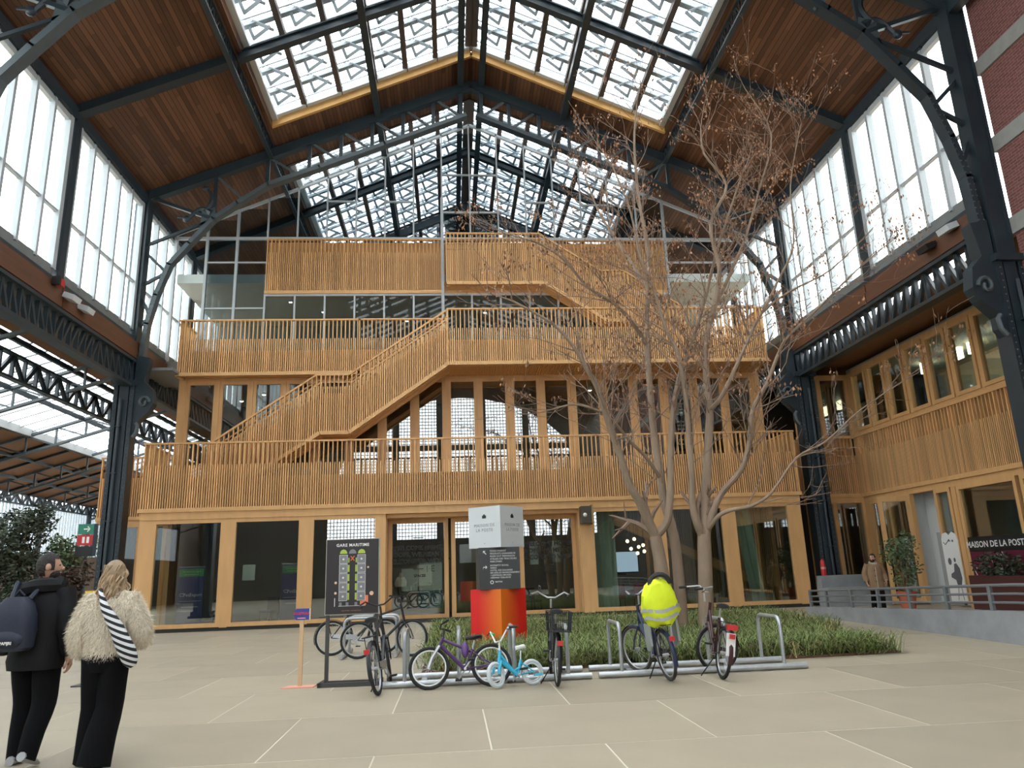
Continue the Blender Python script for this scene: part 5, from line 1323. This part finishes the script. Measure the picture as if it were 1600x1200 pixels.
SKIN = mat('skin', (.55,.32,.23), .55, noise=.06, nscale=8)
HAIRD = mat('dark_brown_hair', (.018,.012,.009), .55, noise=.4, nscale=40, bump=.8, bscale=90)
def body(t, J, hd_turn, hand_sides, tilt=0, skinmat=SKIN):
    V_ = [J['pelvis'], J['waist'], J['chest'], J['nb'], J['neck']]; R_ = [(.14,.11),(.125,.10),(.155,.11),(.075,.07),(.056,.058)]; E_ = [(0,1),(1,2),(2,3),(3,4)]
    for s in 'lr':
        b = len(V_); V_ += [J['sh'+s], J['el'+s], J['wr'+s]]; R_ += [.062,.045,.030]; E_ += [(2,b),(b,b+1),(b+1,b+2)]
        if s in hand_sides:
            d = (J['wr'+s]-J['el'+s]); hv_, he, hr = hand_pts(J['wr'+s], d, -1 if s == 'r' else 1, 1.0); k = len(V_)-1
            for v in hv_[1:]: V_.append(v)
            E_ += [((k if a == 0 else k+a), k+b2) for a, b2 in he]; R_ += hr[1:]
        b = len(V_); V_ += [J['hip'+s], J['kn'+s], J['an'+s], J['an'+s]+Vector((0,.13,-.05))]; R_ += [.085,.055,.04,.03]; E_ += [(0,b),(b,b+1),(b+1,b+2),(b+2,b+3)]
    m = skin(V_, E_, R_, 2); h, M_ = head_mesh(hd_turn, J['head'], tilt); merge(m, h)
    o = m.build('body', skinmat, t, True); return o, M_
def shoe(t, a, mt, rz=0, rise=0):
    m = MB(); L_ = [(-.09,.038,.075),(-.06,.042,.085),(0,.044,.085),(.07,.048,.06),(.13,.046,.045),(.18,.03,.03)]
    for (y, w, h) in L_:
        for i in range(10):
            q = 2*pi*i/10; m.v.append((w*cos(q), y, max(-.0, h*.5+h*.5*sin(q))))
    for j in range(5):
        for i in range(10): m.f.append((j*10+i, j*10+(i+1)%10, (j+1)*10+(i+1)%10, (j+1)*10+i))
    m.f += [tuple(reversed(range(10))), tuple(50+i for i in range(10))]
    o = m.build('shoe', mt, t, True); o.location = (a.x, a.y, rise); o.rotation_euler = (radians(-18) if rise else 0, 0, rz); return o
def loft(m, rings, n=20, e=.8):
    b = len(m.v)
    for (c, rx, ry) in rings:
        for i in range(n):
            a = 2*pi*i/n; cc, ss = cos(a), sin(a); m.v.append((c[0]+rx*math.copysign(abs(cc)**e, cc), c[1]+ry*math.copysign(abs(ss)**e, ss), c[2]))
    for j in range(len(rings)-1):
        for i in range(n): m.f.append((b+j*n+i, b+j*n+(i+1)%n, b+(j+1)*n+(i+1)%n, b+(j+1)*n+i))
    m.f.append(tuple(b+i for i in reversed(range(n)))); m.f.append(tuple(b+(len(rings)-1)*n+i for i in range(n))); return m
def top_wear(J, rings, arm, lump=0, seed=1):
    m = MB(); loft(m, rings); rr = random.Random(seed)
    for s in 'lr':
        p = smooth_path([J['sh'+s]+Vector((.03 if s == 'l' else -.03,0,.02)), J['sh'+s].lerp(J['el'+s],.5), J['el'+s], J['el'+s].lerp(J['wr'+s],.5), J['wr'+s]+Vector((0,0,.02))], 3); k = len(p)-1
        m.tube(p, [(arm[0]+(arm[1]-arm[0])*i/k)*(1+lump*sin(i*2.1)) for i in range(k+1)], 12)
    return m
def trousers(J, hip, knee, hem, lift=.0):
    m = MB(); c = J['pelvis']; loft(m, [((c.x,c.y,c.z-.16), .15, .12), ((c.x,c.y,c.z-.05), .175, .145), ((c.x,c.y,c.z+.06), .165, .13)])
    for s in 'lr':
        a = J['an'+s]; p = smooth_path([J['hip'+s]+Vector((0,0,.02)), J['hip'+s].lerp(J['kn'+s],.5), J['kn'+s], J['kn'+s].lerp(a,.55), Vector((a.x, a.y, max(.035, a.z-.06)))], 3); k = len(p)-1
        rad = [hip+(knee-hip)*min(1,i/(k*.5)) if i <= k*.5 else knee+(hem-knee)*(i-k*.5)/(k*.5) for i in range(k+1)]; m.tube(p, rad, 14)
    return m
def Vv(**k): return {a: Vector(b) for a, b in k.items()}
def cloth(verts, edges, radii, name, mt, t, sub=2): return skin([Vector(v) for v in verts], edges, radii, sub).build(name, mt, t, True)
def hair_cap(M_, name, mt, t, rx=.085, ry=.106, rz=.124, cut=-.02, face=.035, seed=1):
    m = MB(); m.ball((0,-.006,.008), rx, ry, rz, 24, 18); rr = random.Random(seed)
    keep = []; 
    for f in m.f:
        c = [sum(m.v[i][k] for i in f)/len(f) for k in range(3)]
        if (c[1] > face and c[2] < .065) or c[2] < (cut if c[1] > -.03 else cut-.05): continue
        keep.append(f)
    m.f = keep; m.v = [(x*(1+rr.uniform(-.02,.03)), y*(1+rr.uniform(-.02,.03)), z*(1+rr.uniform(-.01,.03))) for x, y, z in m.v]; m.xf(M_); return m.build(name, mt, t, True)

# --- man with the backpack
JM = Vv(pelvis=(0,0,.98), waist=(0,0,1.12), chest=(0,0,1.36), nb=(0,.0,1.52), neck=(0,.015,1.60), head=(0,.03,1.705),
        shl=(-.20,0,1.46), ell=(-.30,-.05,1.18), wrl=(-.31,.04,.93), shr=(.20,0,1.46), elr=(.265,-.06,1.17), wrr=(.275,.02,.90),
        hipl=(-.10,0,.92), knl=(-.11,.10,.50), anl=(-.11,.05,.09), hipr=(.10,0,.92), knr=(.12,-.02,.50), anr=(.13,-.22,.14))
BLKJ = mat('black_puffer_fabric', (.006,.006,.0075), .7, noise=.3, nscale=6, bump=.35, bscale=9, spec=.25); BLKT = mat('black_trousers', (.004,.004,.005), .9, spec=.15)
NAVYB = mat('navy_nylon', (.016,.022,.045), .6, noise=.2, nscale=9, bump=.15, bscale=20)
mn = thing('person', 'person in black puffer jacket and black trousers with a navy backpack walking away', 'person', (-3.80, 7.50, 0), radians(-3))
bo, MH = body(mn, JM, radians(-62), 'r')
top_wear(JM, [((0,-.01,.80),.225,.165),((0,-.01,.88),.24,.18),((0,-.01,.97),.225,.17),((0,-.01,1.07),.245,.185),((0,-.01,1.16),.232,.178),((0,-.01,1.26),.25,.185),((0,-.01,1.34),.24,.175),((0,-.01,1.43),.235,.155),((0,-.01,1.49),.19,.125),((0,0,1.545),.10,.09)], (.105,.068), .06).build('jacket', BLKJ, mn, True)
m = MB(); m.tube([(.15*cos(a), -.02+.11*sin(a), 1.545+.035*sin(a*1.0+2.5)-(.05 if sin(a) < 0 else 0)) for a in [2*pi*i/16 for i in range(16)]], [.055+.02*(1 if sin(2*pi*i/16) < -.2 else 0) for i in range(16)], 8, closed=True); m.build('hood', BLKJ, mn, True)
trousers(JM, .125, .10, .078).build('trousers', BLKT, mn, True)
GRY = mat('pale_grey_trainer', (.38,.39,.40), .6)
shoe(mn, JM['anl'], GRY); shoe(mn, JM['anr'], GRY, rise=.06)
hair_cap(MH, 'hair', HAIRD, mn, cut=-.03, face=.04)
m = MB(); m.ball((0,.045,-.07), .066, .055, .055, 12, 8); m.v = [(x, y, z) for x, y, z in m.v]; m.xf(MH); m.build('beard', HAIRD, mn, True)
for s in (-1, 1): q = MB(); q.ball((s*.032,.088,.012), .012,.008,.007,8,5); q.xf(MH); q.build('eye', mat('dark_eye', (.02,.015,.012), .3), mn, True)
bp = thing('backpack', 'navy nylon backpack with a white printed patch worn over the black jacket', 'backpack', (-3.84, 7.475, 0), radians(-3))
m = MB(); R0 = [(.98,.13,.07),(1.01,.165,.10),(1.15,.175,.115),(1.28,.165,.11),(1.38,.135,.095),(1.44,.08,.06)]
for (z, rx, ry) in R0:
    for i in range(20):
        a = 2*pi*i/20; c, s_ = cos(a), sin(a); e = .55; m.v.append((-.03+rx*math.copysign(abs(c)**e, c), -.255+ry*math.copysign(abs(s_)**e, s_), z))
for j in range(5):
    for i in range(20): m.f.append((j*20+i, j*20+(i+1)%20, (j+1)*20+(i+1)%20, (j+1)*20+i))
m.f += [tuple(reversed(range(20))), tuple(100+i for i in range(20))]; m.build('bag', NAVYB, bp, True)
m = MB(); m.ball((-.03,-.345,1.08), .145, .05, .085, 16, 10); pk = m.build('front_pocket', NAVYB, bp, True)
MB().box(-.105,.055,-.400,-.392,1.035,1.075).build('printed_patch', mat('navy_patch', (.01,.012,.02), .6), pk); text('NAPAPIJRI', .034, WHITE, (-.025, -.403, 1.055), pk, depth=.001, bold=.001)
for s in (-1, 1): MB().tube([(-.03+s*.08,-.20,1.42),(-.02+s*.12,-.10,1.565),(s*.14,.06,1.50),(s*.16,.16,1.36)], .022, 6).build('strap', NAVYB, bp, True)
MB().tube([(-.07,-.22,1.45),(-.03,-.24,1.50),(.01,-.22,1.45)], .01, 6).build('grab_loop', NAVYB, bp, True)

# --- woman in the fur jacket
JW = Vv(pelvis=(0,0,.94), waist=(0,0,1.07), chest=(0,0,1.27), nb=(0,0,1.42), neck=(0,.012,1.49), head=(0,.025,1.595),
        shl=(-.17,0,1.37), ell=(-.235,-.03,1.12), wrl=(-.235,.08,.92), shr=(.17,0,1.37), elr=(.27,.0,1.13), wrr=(.24,.14,1.0),
        hipl=(-.075,0,.88), knl=(-.075,.06,.48), anl=(-.085,.10,.09), hipr=(.075,0,.88), knr=(.07,-.02,.48), anr=(.03,-.15,.10))
FURB = mat('cream_fur_base', (.66,.57,.44), .9, noise=.2, nscale=10); FUR = mat('cream_fur', (.84,.76,.62), .85, island=.28)
wm = thing('person', 'person with long fair hair in a cream fur jacket and black flared trousers walking away', 'person', (-3.07, 7.22, 0), radians(4))
bo, MW = body(wm, JW, radians(8), '', tilt=0)
fj = skin([JW['pelvis']+Vector((0,0,-.10)), JW['waist'], JW['chest']+Vector((0,0,.02)), JW['nb']+Vector((0,0,-.02)), JW['shl'], JW['ell'], JW['wrl'], JW['shr'], JW['elr'], JW['wrr']], [(0,1),(1,2),(2,3),(2,4),(4,5),(5,6),(2,7),(7,8),(8,9)],
     [(.215,.17),(.20,.16),(.195,.15),(.10,.09),.105,.10,.085,.105,.10,.085], 2)
rfu = random.Random(21); st2 = MB()
import mathutils
for f in fj.f:
    a, b, c = (Vector(fj.v[i]) for i in f[:3]); n = (b-a).cross(c-a); ar = n.length; n = n.normalized(); ctr = sum((Vector(fj.v[i]) for i in f), Vector())/len(f)
    for _ in range(int(ar*26000)+1):
        p = ctr+(a-ctr)*rfu.uniform(-.9,.9)+(b-ctr)*rfu.uniform(-.9,.9); d = (n*.55+Vector((rfu.gauss(0,.35), rfu.gauss(0,.35), -.75+rfu.gauss(0,.25)))).normalized()*rfu.uniform(.03,.06); s_ = d.cross(n+Vector((.01,.02,.03))).normalized()*.0032
        n0 = len(st2.v); st2.v += [tuple(p-s_), tuple(p+s_), tuple(p+d)]; st2.f.append((n0,n0+1,n0+2))
jk = fj.build('fur_jacket', FURB, wm, True); st2.build('fur', FUR, jk, kind='stuff')
trousers(JW, .125, .11, .135).build('trousers', BLKT, wm, True)
shoe(wm, JW['anl'], BLACK); shoe(wm, JW['anr'], BLACK, rise=.04)
FAIR = mat('fair_hair', (.36,.25,.15), .5, island=.35, noise=.2, nscale=30)
hair_cap(MW, 'hair', FAIR, wm, rx=.098, ry=.116, rz=.134, cut=-.08, face=.05)
lk = MB(); rh = random.Random(4)
for i in range(150):
    a = radians(rh.uniform(178, 362)); r0 = rh.uniform(.07,.10); x, y = r0*cos(a)*1.05, r0*sin(a)*1.1; ph = rh.uniform(0,6.28); ln = rh.uniform(.22,.36); wv = rh.uniform(.008,.018)
    zt = .10-rh.uniform(0,.08); pts = [(x*(.75+.55*k/9)+wv*sin(ph+k*1.3), y*(.8+.42*k/9)-.012+wv*cos(ph+k*1.2), zt-ln*k/9) for k in range(10)]
    lk.tube(pts, [.008,.012,.013,.013,.013,.012,.011,.010,.008,.003], 5)
lk.xf(Matrix.Translation(JW['head'])); lk.build('long_locks', FAIR, wm, True, kind='stuff')
sb = thing('shoulder_bag', 'black and white striped cloth bag slung across the fur jacket', 'bag', (-3.07, 7.22, 0), radians(4))
def stripes():
    m = bpy.data.materials.new('black_white_check'); m.use_nodes = True; N = m.node_tree.nodes; L = m.node_tree.links; b = N['Principled BSDF']; b.inputs['Roughness'].default_value = .8
    tc = N.new('ShaderNodeTexCoord'); mp = N.new('ShaderNodeMapping'); mp.inputs['Rotation'].default_value = (0, radians(-24), 0); L.new(tc.outputs['Object'], mp.inputs['Vector']); sp = N.new('ShaderNodeSeparateXYZ'); L.new(mp.outputs[0], sp.inputs[0])
    def ms(sock, k, w):
        q = N.new('ShaderNodeMath'); q.operation = 'MULTIPLY'; q.inputs[1].default_value = k; L.new(sock, q.inputs[0]); f = N.new('ShaderNodeMath'); f.operation = 'FRACT'; L.new(q.outputs[0], f.inputs[0]); g = N.new('ShaderNodeMath'); g.operation = 'GREATER_THAN'; g.inputs[1].default_value = w; L.new(f.outputs[0], g.inputs[0]); return g.outputs[0]
    z = ms(sp.outputs['Z'], 22, .5); mx = N.new('ShaderNodeMix'); mx.data_type = 'RGBA'; L.new(z, mx.inputs[0]); mx.inputs[6].default_value = (.012,.012,.015,1); mx.inputs[7].default_value = (.70,.71,.74,1); L.new(mx.outputs[2], b.inputs['Base Color']); return m
STR = stripes()
m = MB(); path = [Vector(p) for p in ((-.02,-.19,1.42),(.03,-.235,1.33),(.09,-.245,1.24),(.15,-.25,1.15),(.20,-.25,1.05),(.25,-.24,.95),(.28,-.23,.87),(.30,-.22,.83))]
m.tube(path, [.022,.035,.048,.058,.066,.072,.062,.03], 12); m.build('bag_body', STR, sb, True)
MB().tube([(-.02,-.19,1.42),(-.06,-.12,1.475),(-.08,.0,1.49),(-.02,.13,1.40),(.1,.2,1.25)], .018, 8).build('shoulder_strap', STR, sb, True)

# --- man in the brown coat
JC = Vv(pelvis=(0,0,.90), waist=(0,0,1.03), chest=(0,0,1.24), nb=(0,0,1.38), neck=(0,.012,1.45), head=(0,.025,1.545),
        shl=(-.19,0,1.33), ell=(-.27,-.02,1.07), wrl=(-.27,.10,.86), shr=(.19,0,1.33), elr=(.27,-.02,1.07), wrr=(.27,.08,.85),
        hipl=(-.09,0,.86), knl=(-.10,.10,.46), anl=(-.10,.06,.09), hipr=(.09,0,.86), knr=(.10,-.02,.46), anr=(.10,-.16,.12))
cm = thing('person', 'bearded person in a long tan sheepskin coat walking beyond the railing', 'person', (12.75, 22.2, 0), radians(165))
bo, MC = body(cm, JC, radians(-38), 'lr')
TAN = mat('tan_sheepskin', (.25,.155,.085), .8, noise=.25, nscale=7); FLE = mat('cream_fleece', (.45,.38,.28), .9, bump=.6, bscale=60)
ct = top_wear(JC, [((0,0,.60),.23,.18),((0,0,.75),.225,.175),((0,0,.95),.215,.165),((0,0,1.15),.215,.165),((0,0,1.27),.21,.15),((0,0,1.34),.19,.125),((0,0,1.40),.10,.09)], (.098,.08)).build('coat', TAN, cm, True)
m = MB(); m.tube([(.095*cos(a), .01+.085*sin(a), 1.40-.03*sin(a)) for a in [2*pi*i/14 for i in range(14)]], .035, 7, closed=True); m.build('fleece_collar', FLE, ct, True)
for s in 'lr': w = JC['wr'+s]; MB().tube([w+Vector((0,-.01,.07)), w+Vector((0,.01,.02))], .058, 10).build('fleece_cuff', FLE, ct, True)
MB().beam((0,.185,1.28), (0,.20,.62), .025, .02).build('front_edge', FLE, ct)
for z in (1.18,1.02,.86): MB().ball((.03,.20,z), .016,.01,.016,8,5).build('button', BLACK, ct)
trousers(JC, .11, .085, .075).build('trousers', BLKT, cm, True)
shoe(cm, JC['anl'], BLACK); shoe(cm, JC['anr'], BLACK, rise=.05)
hair_cap(MC, 'hair', HAIRD, cm, rx=.090, ry=.110, rz=.130, cut=.0, face=.045)
m = MB(); m.ball((0,.040,-.075), .068, .058, .055, 12, 8); m.xf(MC); m.build('beard', HAIRD, cm, True)
for s in (-1, 1):
    q = MB(); q.ball((s*.032,.090,.012), .012,.008,.007,8,5); q.xf(MC); q.build('eye', mat('dark_eye'), cm, True)
    q = MB(); q.beam((s*.05,.088,.034), (s*.016,.098,.036), .01, .009); q.xf(MC); q.build('eyebrow', HAIRD, cm)
